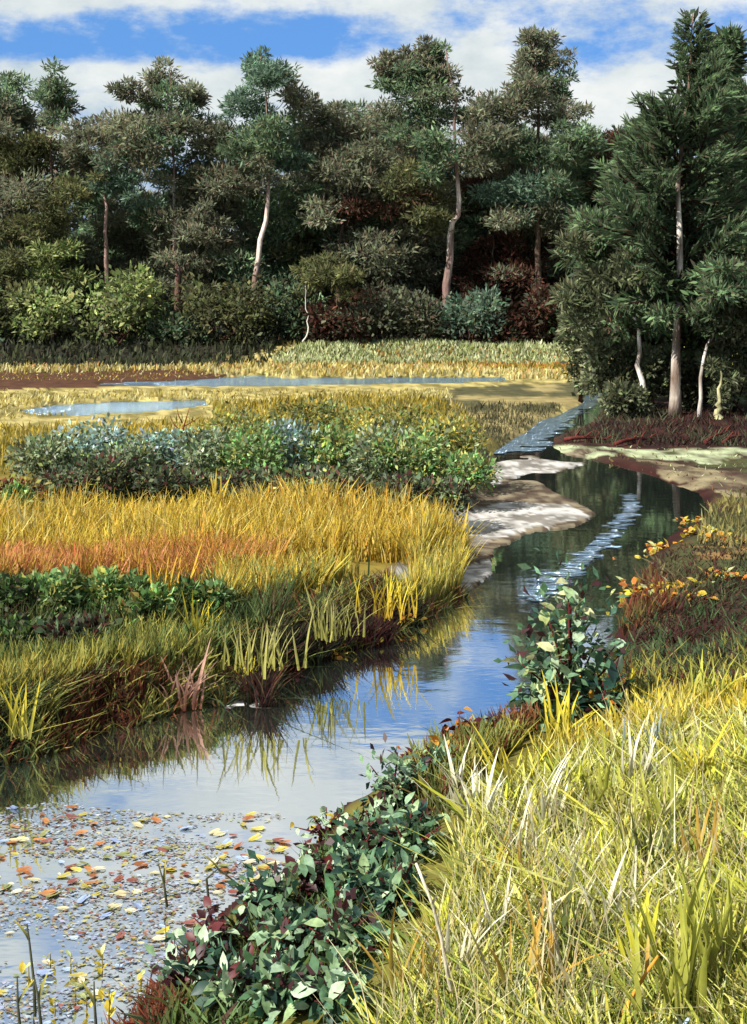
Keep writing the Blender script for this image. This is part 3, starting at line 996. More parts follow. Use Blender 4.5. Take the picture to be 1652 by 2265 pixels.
# ------------------------------------------------------------------ grasses
def sample_px(P, n):
    P = np.array(P, float)
    lo, hi = P.min(0), P.max(0)
    out = []
    m = 0
    while m < n:
        q = lo + rng.random((n * 2, 2)) * (hi - lo)
        q = q[inside(P, q[:, 0], q[:, 1])]
        out.append(q)
        m += len(q)
    return np.concatenate(out)[:n]


def scatter(P, n, z=.3, margin=.03, mmax=1e9):
    q = sample_px(P, n)
    Y = F * (H - z) / (q[:, 1] - HY)
    X = (q[:, 0] - CX) * Y / F
    g, sd, _ = ground(X, Y)
    ok = (sd < -margin) & (sd > -mmax)
    return np.stack([X, Y, g], 1)[ok], q[ok]


def grass(name, label, zones, cat=None):
    """one object of countless blades; zones: (polygon px, n, height range, palette, weights, tip palette or None, lean)"""
    VV, FF, CC, off = [], [], [], 0
    for z in zones:
        Pp, n, (h0, h1), palette, opt = z
        P, q = scatter(Pp, n, opt.get('z', .3), margin=opt.get('m', .03), mmax=opt.get('mm', 1e9))
        n = len(P)
        clump = fbm(P[:, 0] * opt.get('cs', 1.3), P[:, 1] * opt.get('cs', 1.3) * .6, 90 + len(VV), 3)
        Hs = (h0 + (h1 - h0) * rng.random(n)) * (.55 + .9 * clump)
        Wd = np.maximum(opt.get('w', .018), P[:, 1] / 1185 * opt.get('px', 1.3)) * np.exp(rng.normal(-.05, .4, n))
        # colour drifts in clumps, not blade by blade only
        k = np.clip(((clump - .3) / .4 * len(palette)).astype(int), 0, len(palette) - 1)
        mixm = rng.random(n) < .55
        idx = np.where(mixm, k, rng.integers(0, len(palette), n))
        Cb = palette[idx] * np.exp(rng.normal(0, opt.get('var', .2), (n, 1)))
        tp = None
        if 'tip' in opt:
            tp = pick(opt['tip'], n, .15)
            keep = rng.random(n) < opt.get('tipfrac', .5)
            tp = np.where(keep[:, None], tp, Cb)
        ln = rng.normal(0, 1, (n, 2)) * (Hs * opt.get('lean', .3) * np.exp(rng.normal(0, .35, n)))[:, None] + np.array([opt.get('lx', .05), 0]) * Hs[:, None]
        P[:, 2] -= .02
        V, Fq, Cv = blades(P, Hs, Wd, ln, Cb, tp)
        VV.append(V)
        FF.append(Fq + off)
        CC.append(Cv)
        off += len(V)
    me_ = raw_mesh(name, np.concatenate(VV), np.concatenate(FF), np.clip(np.concatenate(CC), .003, .85))
    o = link(name, me_, M_grass, kind='stuff')
    o['label'] = label
    if cat:
        o['category'] = cat
    return o


PALE = pal((205, 214, 158), (190, 200, 140), (220, 222, 178), (160, 172, 110))
STRAW = pal((218, 208, 142), (205, 190, 110), (228, 220, 165), (190, 170, 90))
MEADOW = pal((172, 150, 52), (150, 136, 54), (188, 164, 62), (132, 126, 58))
GOLD = pal((204, 170, 62), (188, 154, 54), (214, 182, 76), (166, 144, 62), (212, 158, 62))
YTIP = pal((236, 214, 92), (226, 196, 60), (240, 226, 140))
ORANGE = pal((220, 156, 82), (222, 140, 84), (214, 162, 92), (228, 156, 118))
LGREEN = pal((92, 116, 58), (72, 98, 56), (110, 138, 84), (84, 92, 44))
OLV = pal((138, 136, 66), (124, 126, 64), (154, 146, 72), (102, 112, 62), k=.95)
REDBR = pal((124, 66, 46), (104, 56, 42), (142, 88, 56), (112, 96, 52))
SHADEG = pal((74, 94, 60), (60, 74, 50), (92, 108, 70), (78, 54, 44))
FORE = pal((118, 134, 60), (146, 160, 66), (176, 182, 74), (202, 204, 88), (220, 220, 122), (172, 164, 86), (200, 204, 68))

grass("bank_grass", "pale sunlit grass on the bank under the far wood",
      [([(600, 784), (720, 778), (800, 776), (1000, 778), (1290, 780), (1290, 790), (1000, 788), (610, 788)], 6000, (.18, .38), PALE, dict(z=.6, lean=.3, px=1.5)),
       ([(-900, 800), (0, 808), (300, 812), (700, 806), (1000, 808), (1290, 826), (1290, 834), (900, 834), (560, 832), (400, 816), (100, 820), (-900, 824)], 8000, (.15, .35), STRAW, dict(z=.2, tip=ORANGE, tipfrac=.15, px=1.6)),
       ([(780, 796), (1290, 800), (1290, 816), (900, 808)], 1800, (.15, .3), MEADOW, dict(z=.2, tip=ORANGE, tipfrac=.5, px=1.5)),
       ([(-900, 872), (0, 872), (300, 866), (500, 870), (500, 884), (300, 886), (100, 892), (-900, 900)], 3000, (.1, .25), STRAW, dict(z=.2, px=1.5)),
       ([(1500, 772), (2200, 780), (2200, 830), (1500, 820)], 1500, (.2, .4), OLV, dict(z=.4, px=1.5)),
       ])
grass("undergrowth", "undergrowth with shade put into its dark green along the far wood",
      [([(-900, 770), (610, 770), (610, 792), (560, 800), (300, 804), (0, 802), (-900, 796)], 9000, (.2, .5), pal((58, 64, 48), (70, 78, 54), (50, 50, 40), (84, 90, 60)), dict(z=.4, px=2.2)),  # blades coloured dark for the shadow band at the wood's foot
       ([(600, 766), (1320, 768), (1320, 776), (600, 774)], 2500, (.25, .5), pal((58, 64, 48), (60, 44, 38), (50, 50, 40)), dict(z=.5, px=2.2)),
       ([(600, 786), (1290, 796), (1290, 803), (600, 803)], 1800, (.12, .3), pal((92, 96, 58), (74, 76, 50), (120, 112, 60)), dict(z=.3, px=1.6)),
       ([(1240, 962), (1310, 925), (1345, 885), (1652, 905), (2000, 920), (2000, 985), (1652, 980), (1400, 974)], 5000, (.06, .26), pal((60, 38, 36), (56, 46, 40), (84, 48, 42), (74, 76, 54), (92, 96, 70)), dict(z=.2, px=1.0, lean=.7, cs=.8)),
       ])
grass("meadow_grass", "short olive gold marsh grass between the ponds and the bush belt",
      [([(-900, 925), (0, 930), (250, 924), (480, 912), (520, 930), (400, 980), (200, 1010), (60, 1060), (-900, 1080)], 9000, (.12, .32), MEADOW, dict(tip=STRAW, tipfrac=.2)),
       ([(470, 884), (700, 866), (900, 862), (1000, 880), (1060, 940), (1000, 960), (700, 960), (480, 950)], 6000, (.12, .34), MEADOW, dict(tip=STRAW, tipfrac=.2)),
       ([(820, 858), (990, 856), (1000, 868), (830, 872)], 900, (.1, .2), STRAW, dict()),
       ([(960, 900), (1100, 880), (1250, 885), (1160, 940), (1080, 980)], 1500, (.1, .22), pal((132, 122, 84), (96, 94, 66), (84, 84, 60)), dict(px=1.0)),
       ])
grass("flats_grass", "thin pale grass scattered over the far flats and ledges",
      [([(-900, 836), (0, 862), (200, 866), (560, 862), (960, 862), (960, 874), (500, 890), (0, 930), (-900, 930)], 7000, (.05, .15), np.concatenate([STRAW, MEADOW]), dict(z=.1, px=1.1, lean=.6)),
       ([(-900, 806), (1300, 806), (1300, 842), (-900, 842)], 3500, (.05, .16), np.concatenate([STRAW, MEADOW, ORANGE[:1]]), dict(z=.1, px=1.1, lean=.6)),
       ([(1214, 972), (1400, 980), (1652, 988), (2300, 1000), (2300, 1190), (1652, 1100), (1560, 1075), (1420, 1030), (1300, 1010)], 1500, (.03, .10), np.concatenate([PALE, REDBR]), dict(z=.15, px=1.0, lean=.8)),
       ])
grass("golden_grass", "tall golden and orange marsh grass in front of the bush belt",
      [([(-500, 1190), (20, 1185), (500, 1150), (900, 1175), (1015, 1195), (1015, 1260), (800, 1250), (30, 1270), (-500, 1280)], 15000, (.34, .66), GOLD, dict(tip=YTIP, tipfrac=.55)),
       ([(-500, 1265), (40, 1262), (500, 1272), (620, 1268), (600, 1296), (400, 1312), (40, 1316), (-500, 1326)], 9000, (.30, .52), np.concatenate([ORANGE, GOLD]), dict(tip=ORANGE, tipfrac=.5)),
       ([(480, 1320), (820, 1290), (1000, 1255), (1005, 1310), (930, 1345), (860, 1385), (740, 1435), (560, 1470), (450, 1430)], 10000, (.28, .52), np.concatenate([GOLD, OLV[:2], LGREEN[2:3]]), dict(tip=YTIP, tipfrac=.4, m=.8)),
       ([(930, 1230), (1012, 1200), (1018, 1290), (960, 1330), (890, 1330)], 2600, (.4, .62), np.concatenate([OLV, GOLD[:2]]), dict(tip=YTIP, tipfrac=.5, lean=.16, m=.12)),
       ])
grass("marsh_grass", "green and olive marsh grass sloping down to the creek's left bank",
      [([(-700, 1345), (0, 1340), (300, 1330), (480, 1345), (640, 1375), (600, 1420), (300, 1430), (0, 1435), (-700, 1440)], 10000, (.22, .44), pal((84, 102, 58), (70, 90, 54), (98, 112, 70), (86, 82, 46), (84, 56, 44)), dict(tip=LGREEN, tipfrac=.4)),
       ([(-700, 1440), (0, 1435), (450, 1410), (620, 1410), (560, 1480), (300, 1500), (-700, 1540)], 11000, (.16, .32), np.concatenate([LGREEN, OLV[:1]]), dict(tip=OLV, tipfrac=.4)),
       ([(-700, 1520), (0, 1520), (300, 1480), (600, 1440), (720, 1430), (560, 1505), (330, 1580), (0, 1660), (-700, 1800)], 17000, (.18, .36), OLV, dict(tip=MEADOW, tipfrac=.4, m=.36)),
       ([(-500, 1790), (0, 1665), (170, 1622), (330, 1576), (480, 1535), (600, 1480), (620, 1488), (480, 1552), (330, 1596), (0, 1690), (-500, 1820)], 9000, (.22, .46), pal((70, 40, 36), (54, 54, 42), (88, 54, 44), (50, 34, 32), (70, 70, 48)), dict(tip=REDBR, tipfrac=.3, lean=.5, m=.0)),
       ([(-500, 1700), (0, 1600), (330, 1520), (560, 1440), (800, 1340), (960, 1290), (1050, 1300), (960, 1360), (800, 1412), (600, 1500), (330, 1600), (0, 1700), (-500, 1840)], 22000, (.08, .22), np.concatenate([REDBR * .8, OLV[1:], SHADEG[:3] * .8]), dict(z=.12, tip=OLV, tipfrac=.2, lean=.7, m=-.02, mm=.9)),
       ([(540, 1530), (560, 1470), (690, 1420), (800, 1370), (900, 1345), (960, 1340), (970, 1362), (880, 1396), (800, 1418), (690, 1466), (620, 1500)], 6500, (.20, .40), pal((70, 36, 35), (52, 52, 40), (50, 32, 32), (66, 70, 46)), dict(z=.15, lean=.4, m=.0)),
       ])
grass("shaded_grass", "dark green grass over maroon soil on the creek's right bank",
      [([(1400, 1360), (1520, 1260), (1652, 1230), (2300, 1240), (2300, 1530), (1652, 1500), (1420, 1520), (1360, 1540), (1340, 1480)], 9000, (.06, .17), np.concatenate([SHADEG, LGREEN[1:2] * .8, pal((70, 38, 36))]), dict(z=.25, lean=.7)),
       ([(1560, 1110), (1652, 1080), (2300, 1120), (2300, 1220), (1652, 1200), (1540, 1190)], 3000, (.12, .3), pal((158, 148, 88), (130, 122, 76), (110, 112, 70)), dict(z=.2)),
       ([(1330, 1260), (1440, 1240), (1500, 1330), (1380, 1380)], 600, (.1, .22), REDBR, dict(z=.2)),
       ([(1440, 1215), (1560, 1180), (2300, 1200), (2300, 1300), (1652, 1290), (1400, 1380), (1380, 1320)], 4500, (.05, .14), pal((76, 44, 40), (88, 60, 46), (70, 76, 54), (112, 102, 70)), dict(z=.2, lean=.8)),
       ])
grass("foreground_grass", "tall yellow green grass covering the near bank",
      [([(1480, 1640), (1160, 1720), (1010, 1900), (900, 2200), (760, 2400), (2300, 2500), (2300, 1640)], 1500, (.30, .52), pal((196, 186, 130), (170, 150, 96), (214, 206, 160)), dict(z=.6, lean=.35, w=.005, px=.55, tip=pal((226, 216, 178), (188, 160, 110)), tipfrac=.8)),
       ([(1480, 1640), (1160, 1720), (1010, 1900), (900, 2200), (760, 2400), (2300, 2500), (2300, 1640)], 5000, (.05, .14), pal((150, 140, 80), (128, 124, 66), (178, 170, 100)), dict(z=.6, lean=1.1, px=1.2)),
       ([(1330, 1440), (1652, 1400), (2400, 1420), (2400, 1640), (1652, 1620), (1300, 1630)], 5000, (.07, .2), np.concatenate([SHADEG, OLV[:3] * .8, REDBR[:1]]), dict(z=.4, lean=.6)),
       ([(1600, 1640), (3400, 1640), (3400, 2500), (1600, 2500)], 12000, (.10, .26), FORE, dict(z=.8, lean=.6, px=1.7)),
       ([(500, 2500), (3000, 2500), (3000, 3100), (300, 3100)], 9000, (.10, .24), FORE, dict(z=.8, lean=.6, px=1.5)),
       ([(180, 2350), (290, 2190), (400, 2120), (470, 2190), (380, 2350)], 1800, (.05, .14), np.concatenate([REDBR, SHADEG]), dict(z=.1, lean=.7, m=-.06)),
       ([(1480, 1640), (1300, 1670), (1160, 1710), (1040, 1770), (1010, 1900), (960, 2060), (900, 2200), (800, 2330), (700, 2500), (1700, 2500), (2300, 2500), (2300, 1640), (1652, 1640)], 34000, (.10, .26), FORE, dict(z=.6, lean=.6, px=1.7, cs=2.6, var=.26, tip=pal((238, 236, 188), (224, 222, 120), (226, 214, 96)), tipfrac=.45)),
       ([(2300, 1590), (1652, 1580), (1420, 1590), (1280, 1640), (1160, 1700), (1300, 1700), (1652, 1680), (2300, 1690)], 5000, (.14, .30), pal((216, 196, 62), (190, 172, 60), (226, 210, 92), (150, 150, 66)), dict(z=.5, tip=YTIP, tipfrac=.5)),
       ([(900, 1720), (1040, 1650), (1150, 1600), (1200, 1640), (1060, 1760), (980, 1850), (900, 1800)], 2600, (.10, .26), np.concatenate([REDBR, OLV]), dict(z=.3)),
       ([(700, 1860), (900, 1740), (980, 1860), (900, 2100), (760, 2330), (330, 2330), (420, 2160), (560, 2010)], 3500, (.05, .13), np.concatenate([SHADEG, LGREEN]), dict(z=.3, lean=.6)),
       ])


# ------------------------------------------------------------------ bush belt across the marsh (25 m away)
SAGE = pal((122, 134, 100), (100, 112, 82), (150, 166, 138), (84, 92, 68), k=.98)
BLUEG = pal((136, 164, 160), (112, 134, 122), (160, 184, 182), (100, 116, 92), k=.98)
BRIGHT = pal((104, 144, 82), (92, 124, 74), (132, 156, 102), (148, 146, 76), k=.98)
DARKB = pal((76, 84, 62), (64, 68, 52), (90, 104, 78), (86, 52, 46), k=.92)
YELB = pal((150, 146, 72), (124, 130, 74), (172, 156, 72), (104, 116, 70), k=.92)
GB = "bushes in the belt across the marsh"
belt = [
    ("dark sage bush with grey-blue tips, first at the left end of the bush belt", 110, 1030, 66, 70, SAGE, 25.5),
    ("grey-blue tipped bush second from the left in the bush belt", 210, 1010, 62, 78, BLUEG, 26.5),
    ("low dark bush in front of the grey-blue tipped bush at the left of the belt", 190, 1065, 74, 50, DARKB, 24.0),
    ("sage bush with pale leaves beside the pale blue bush", 285, 1035, 52, 66, SAGE, 24.8),
    ("pale blue-green bush, the brightest blue one of the belt", 370, 1005, 70, 62, BLUEG, 25.4),
    ("dark bush with maroon stems under the pale blue-green bush", 385, 1075, 70, 40, DARKB, 23.6),
    ("sage bush in the middle of the belt right of the pale blue-green bush", 470, 1015, 56, 70, SAGE, 24.6),
    ("taller yellow olive bush behind the middle of the belt", 520, 950, 70, 56, YELB, 27.5),
    ("green bush with bright leaves right of the middle of the belt", 560, 1020, 62, 72, BRIGHT, 24.4),
    ("dark maroon stemmed bush low at the front of the belt's middle", 560, 1085, 80, 40, DARKB, 23.0),
    ("grey-blue bush in the right half of the belt", 660, 1000, 60, 72, BLUEG, 24.6),
    ("yellow olive bush behind the grey-blue bush in the right half of the belt", 690, 945, 80, 54, YELB, 27.0),
    ("dark maroon bush below the grey-blue bush in the right half of the belt", 690, 1085, 66, 44, DARKB, 22.8),
    ("bright green bush next to the grey-blue bush in the right half", 750, 1005, 58, 76, BRIGHT, 24.2),
    ("sage green bush near the right end of the belt", 830, 1015, 66, 74, SAGE, 24.0),
    ("olive bush behind the right end of the belt", 850, 945, 90, 54, YELB, 26.5),
    ("green bush with yellow flecks near the right end of the belt", 900, 1020, 62, 76, BRIGHT, 23.6),
    ("dark green bush low at the front near the right end of the belt", 860, 1095, 78, 44, DARKB, 22.4),
    ("olive green bush at the belt's right end above the white mud", 985, 990, 66, 74, YELB, 24.2),
    ("bright green bush, last at the belt's right end beside the creek", 1015, 1050, 58, 58, BRIGHT, 22.6),
    ("small dark bush between the belt's right end and the golden grass", 950, 1100, 62, 40, DARKB, 21.6),
    ("reddish brown low bush left of the belt behind the golden grass", 20, 1110, 60, 42, np.concatenate([REDBR, OLV[:1]]), 22.5),
]
for lab, px, py, rx, ry, pp, Y in belt:
    shrub("bush", lab, Y, px, py, rx * 1.3, ry, np.concatenate([pp, pp, SAGE[:2], YELB[1:2]]), base_py=py + ry * .9, group=GB, density=2.8, L=(.05, .15), lumps=15, stems=5, stem_col=(88, 44, 40), var=.28, cat="bush")

# green shrubs in the marsh grass of the left bank
for lab, px, py, rx, ry, pp, Y in [
    ("dark green bush at the left below the orange grass", 30, 1335, 66, 70, np.concatenate([LGREEN, DARKB[:2]]), 14.6),
    ("bright green leafy bush below the orange grass near the left", 120, 1330, 66, 66, BRIGHT, 14.8),
    ("dark maroon shaded bush below the bright green leafy bush", 150, 1405, 86, 46, DARKB, 13.6),
    ("green bush with brown forked twigs below the orange grass", 260, 1325, 62, 60, BRIGHT, 14.9),
    ("green bush with blue-green leaves left of the tufted golden clump", 320, 1350, 50, 60, np.concatenate([LGREEN, BRIGHT]), 14.4),
    ("low green bush right of the tufted golden clump", 450, 1340, 64, 52, np.concatenate([LGREEN, BRIGHT]), 14.6),
    ("tall green leaf clump at the far left edge beside the golden grass", 38, 1130, 24, 56, BRIGHT, 20.4),
    ("dark bush at the left above the olive grass", 40, 1420, 60, 40, np.concatenate([LGREEN, DARKB[:2]]), 13.2),
]:
    shrub("bush", lab, Y, px, py, rx, ry, pp * .95, base_py=py + ry * .9, density=2.0, L=(.05, .13), lumps=9, stems=6, stem_col=(112, 56, 42), var=.28, wr=.5, cat="bush", group="bushes among the grass of the left bank")


# ------------------------------------------------------------------ single tussocks (blade by blade)
def blade_mesh(name, h_, w_, lean, cb, ct, curl=1.6, seg=5):
    V, Fq, Cc = [], [], []
    for i in range(seg + 1):
        s = i / seg
        ww = w_ * (1 - s ** 2.2) * .5 + .0012
        x, z = lean * s ** curl, h_ * (s - .25 * (lean / max(h_, .01)) ** 2 * s * s)
        V += [(x, -ww, z), (x + ww * .3, 0, z - ww * .2), (x, ww, z)]
        cc = cb * (1 - s) + ct * s
        Cc += [cc, cc * .9, cc]
        if i:
            a = (i - 1) * 3
            Fq += [(a, a + 1, a + 4, a + 3), (a + 1, a + 2, a + 5, a + 4)]
    me_ = raw_mesh(name, np.array(V), np.array(Fq), np.clip(np.array(Cc), .003, .85))
    me_.materials.append(M_grass)
    return me_


BL = {}


def blade_set(key, cb, ct, h_, w_):
    if key not in BL:
        BL[key] = [blade_mesh("blade", h_ * random.uniform(.8, 1.2), w_ * random.uniform(.7, 1.3), h_ * random.uniform(.1, .75), cb * random.uniform(.85, 1.15), ct * random.uniform(.85, 1.15), random.uniform(1.4, 2.2)) for _ in range(5)]
    return BL[key]


def tussock(label, px, py, key, cb, ct, h_, w_, n, spread, z=.5, group=None, name="grass_tussock", yaw=None):
    p = at(px, py, z)
    for _ in range(4):
        zz = float(gz(p[0], p[1])[0])
        p = at(px, py, max(zz, 0))
    base = np.array([p[0], p[1], zz - .02])
    t = thing(name, label, "grass tussock", base, group)
    ms = blade_set(key, cb, ct, h_ * ((1.65 if key == 'w' else 1.4) if group == GT else 1.0), w_ * (1.35 if group == GT else 1.0))
    for k in range(n):
        o = link("blade", random.choice(ms), None, t, loc=(random.gauss(0, spread), random.gauss(0, spread * .8), 0))
        o.rotation_euler = (random.gauss(0, .1), random.gauss(0, .15), random.uniform(0, 6.28) if yaw is None else random.gauss(yaw, .8))
        s = random.uniform(.7, 1.25)
        o.scale = (s, s, s)
    return t


WHT, YEL, ORG, LIM, PNK, DRK, BLU = rgb(238, 232, 212, k=.85), rgb(232, 212, 62, k=.75), rgb(220, 170, 76), rgb(212, 214, 92), rgb(232, 190, 170), rgb(72, 60, 56), rgb(170, 192, 206)
FORE0, GRN = rgb(158, 160, 78), rgb(100, 118, 58)
GT = "tussocks of the near bank"
for lab, px, py, key, cb, ct, h_, w_, n, sp in [
    ("pale straw tussock with whitish blades near the leafy plants' top", 1010, 1800, 'w', FORE0, WHT, .24, .016, 22, .06),
    ("sage and white tussock left at the head of the near grass", 1060, 1850, 'w', FORE0, WHT, .24, .016, 20, .06),
    ("bright yellow tussock at the water's edge below the large leafy bush", 1230, 1660, 'y', FORE0, YEL, .30, .018, 26, .08),
    ("yellow tussock right of the large leafy bush", 1370, 1590, 'y', FORE0, YEL, .32, .018, 26, .08),
    ("lime tussock with a curled pale top near the right edge of the bank's crest", 1560, 1580, 'l', FORE0, LIM, .32, .02, 26, .08),
    ("pale tussock with bluish white blades high on the near bank", 1440, 1680, 'b', FORE0, BLU, .22, .018, 18, .06),
    ("cream tussock in the middle of the near bank", 1215, 1840, 'w', FORE0, WHT, .26, .016, 24, .07),
    ("yellow lime tussock right of the cream tussock", 1330, 1830, 'l', FORE0, LIM, .26, .018, 24, .07),
    ("cream seeding tussock high in the right half of the near bank", 1400, 1760, 'w', FORE0, WHT, .24, .016, 22, .07),
    ("yellow tussock with orange blades near the right edge of the bank", 1560, 1760, 'y', FORE0, YEL, .26, .018, 22, .07),
    ("white bladed tussock below the middle of the near bank", 1270, 1990, 'w', FORE0, WHT, .24, .016, 18, .06),
    ("white bladed tussock left of the middle of the near bank", 1150, 1940, 'w', FORE0, WHT, .24, .016, 18, .06),
    ("orange stemmed tussock in the right half of the near bank", 1545, 1960, 'o', FORE0, ORG, .28, .018, 20, .06),
    ("orange bladed tussock left of the dark gap in the grass", 1110, 1990, 'o', FORE0, ORG, .26, .02, 16, .06),
    ("pale grey bladed tussock low in the middle of the near bank", 1090, 2110, 'w', FORE0, WHT, .2, .016, 14, .05),
    ("cream tussock right of centre low on the near bank", 1360, 2080, 'w', FORE0, WHT, .26, .016, 16, .05),
    ("arching bright yellow tussock low at the right of the near bank", 1440, 2170, 'yy', LIM, rgb(232, 226, 70), .26, .026, 20, .06),
    ("long lime tussock leaning at the right edge of the near bank", 1580, 2190, 'll', FORE0, LIM, .42, .026, 22, .07),
    ("orange bladed tussock at the bottom middle of the near bank", 1160, 2230, 'o', FORE0, ORG, .26, .02, 16, .06),
    ("orange bladed tussock at the lower left end of the near grass", 900, 2230, 'o', FORE0, ORG, .24, .02, 14, .06),
    ("dark olive tussock in the shaded gap of the near grass", 1420, 1960, 'd', GRN, rgb(92, 96, 56), .26, .02, 22, .07),
    ("dark olive tussock low in the middle of the near grass", 1270, 2140, 'd', GRN, rgb(92, 96, 56), .26, .02, 20, .07),
    ("white and olive tussock at the bottom of the near grass", 1010, 2200, 'w', FORE0, WHT, .2, .016, 12, .05),
    ("lime green tussock at the bottom right corner of the near bank", 1500, 2290, 'll', FORE0, LIM, .42, .026, 22, .07),
    ("yellow tussock between the cream tussocks of the near bank", 1130, 1760, 'y', FORE0, YEL, .24, .018, 20, .06),
    ("tussock of mixed lime blades left of the orange stemmed tussock", 1470, 1860, 'l', FORE0, LIM, .26, .018, 22, .07),
]:
    tussock(lab, px, py, key, cb, ct, h_, w_, n, sp, group=GT)
GL = "tussocks of the left bank"
for lab, px, py, key, cb, ct, h_, w_, n, sp in [
    ("pink-white drooping tussock at the creek's edge in the left bank", 400, 1560, 'p', rgb(150, 96, 72), PNK, .42, .026, 30, .10),
    ("upright yellow blade clump at the creek's edge below the olive grass", 540, 1530, 'yl', OLV[0], YEL, .44, .022, 16, .05),
    ("tufted golden clump standing over forked brown twigs", 385, 1360, 'g', rgb(190, 146, 44), rgb(240, 196, 70), .62, .03, 40, .16),
    ("pale olive fringe of reeds falling to the creek, left one", 590, 1470, 'f', OLV[0], rgb(178, 172, 110), .42, .018, 44, .16),
    ("pale green reed tussock hanging over the creek bank", 735, 1405, 'f', OLV[0], rgb(178, 172, 110), .42, .018, 44, .14),
    ("golden reed tussock above the creek's bend", 870, 1360, 'g2', GOLD[1], YEL, .45, .020, 40, .14),
    ("yellow tipped tussock at the front of the bush belt", 485, 1150, 'yb', GOLD[1], rgb(240, 214, 90), .62, .04, 26, .16),
    ("yellow tipped tussock before the dark maroon bush of the belt", 700, 1165, 'yb', GOLD[1], rgb(240, 214, 90), .55, .04, 26, .16),
    ("cream seeding tussock at the left end of the golden grass", 50, 1230, 'cb', GOLD[3], rgb(238, 226, 150), .62, .045, 30, .16),
    ("salmon orange tussock at the left in the golden grass", 170, 1285, 'so', rgb(200, 120, 60), rgb(232, 130, 88), .40, .03, 34, .22),
    ("bright yellow tuft low in the left bank's olive grass", 440, 1425, 'yl', OLV[0], YEL, .34, .022, 24, .10),
    ("yellow curved tussock at the left edge over the creek", 40, 1625, 'yl', OLV[0], YEL, .34, .022, 14, .06),
    ("last yellow reed tussock above the white mud by the creek", 1000, 1245, 'yb', GOLD[1], rgb(240, 214, 90), .62, .04, 26, .10),
]:
    tussock(lab, px, py, key, cb, ct, h_, w_, n, sp, z=.3, group=GL)

# forked dead twigs in the left bank
for lab, px, py, hh in [("brown forked dead twig below the salmon orange tussock", 215, 1335, .42), ("brown forked dead twig under the tufted golden clump", 410, 1390, .55),
                        ("reddish brown upright dead twig between green bushes of the left bank", 300, 1425, .5), ("reddish dead twig at the left in front of the golden grass", 45, 1330, .5),
                        ("thin red twig standing above the belt's pale blue-green bush", 400, 990, .9), ("slanted red twig in the right half of the bush belt", 735, 975, .8)]:
    p = at(px, py, .28)
    p[2] = float(gz(p[0], p[1])[0]) - .02
    t = thing("dead_twig", lab, "twig", p, "dead twigs among the left bank's bushes")
    k = hh
    cT = rgb(126, 66, 44)
    main = np.array([[0, 0, 0], [.05 * k, 0, .45 * k], [.22 * k, 0, k]])
    link("stem", tube_mesh("stem", main, [.02 * k + .006, .018 * k + .005, .006], 6, col=cT), M_bark, t)
    for dx, z0, z1 in ((-.3, .35, .8), (.45, .5, .75), (-.12, .6, 1.05)):
        link("fork", tube_mesh("fork", np.array([[.04 * k, 0, z0 * k], [dx * .6 * k, .02, (z0 + z1) / 2 * k], [dx * k, .05, z1 * k]]), [.014 * k + .004, .01 * k + .003, .004], 5, col=cT), M_bark, t)


# ------------------------------------------------------------------ leafy plants with separate broad leaves
def broad_leaf_mesh(L, Wd, C_, fold=.25, droop=.25):
    V, Cc = [], []
    S = [(0, .05), (.2, .7), (.45, 1.0), (.72, .72), (1.0, .03)]
    for s, w_ in S:
        z = -droop * L * s * s
        for sg in (-1, 0, 1):
            V.append((s * L, sg * w_ * Wd * .5, z + abs(sg) * w_ * Wd * fold * .5))
            Cc.append(C_ * (1.0 if sg else .8) * random.uniform(.92, 1.08))
    Fq = []
    for i in range(4):
        a = i * 3
        Fq += [(a, a + 1, a + 4, a + 3), (a + 1, a + 2, a + 5, a + 4)]
    me_ = raw_mesh("leaf", np.array(V), np.array(Fq), np.clip(np.array(Cc), .003, .8))
    me_.materials.append(M_bigleaf)
    return me_


LF = {
    'pale': [broad_leaf_mesh(.11, .06, rgb(*c, k=.8)) for c in ((172, 200, 164), (156, 188, 146), (192, 214, 176), (164, 190, 136))],
    'mid': [broad_leaf_mesh(.11, .055, rgb(*c, k=.8)) for c in ((112, 146, 112), (94, 130, 98), (122, 150, 108))],
    'dark': [broad_leaf_mesh(.10, .055, rgb(*c)) for c in ((48, 84, 70), (40, 70, 62), (60, 80, 56))],
    'maroon': [broad_leaf_mesh(.09, .055, rgb(*c)) for c in ((84, 26, 32), (64, 22, 28), (108, 40, 42))],
    'sun': [broad_leaf_mesh(.10, .055, rgb(*c, k=.75)) for c in ((196, 206, 140), (176, 190, 120), (214, 214, 160))],
    'orange': [broad_leaf_mesh(.07, .05, rgb(*c)) for c in ((232, 150, 48), (222, 128, 44), (240, 178, 70))],
    'yellow': [broad_leaf_mesh(.08, .05, rgb(*c)) for c in ((226, 206, 70), (214, 188, 60))],
}


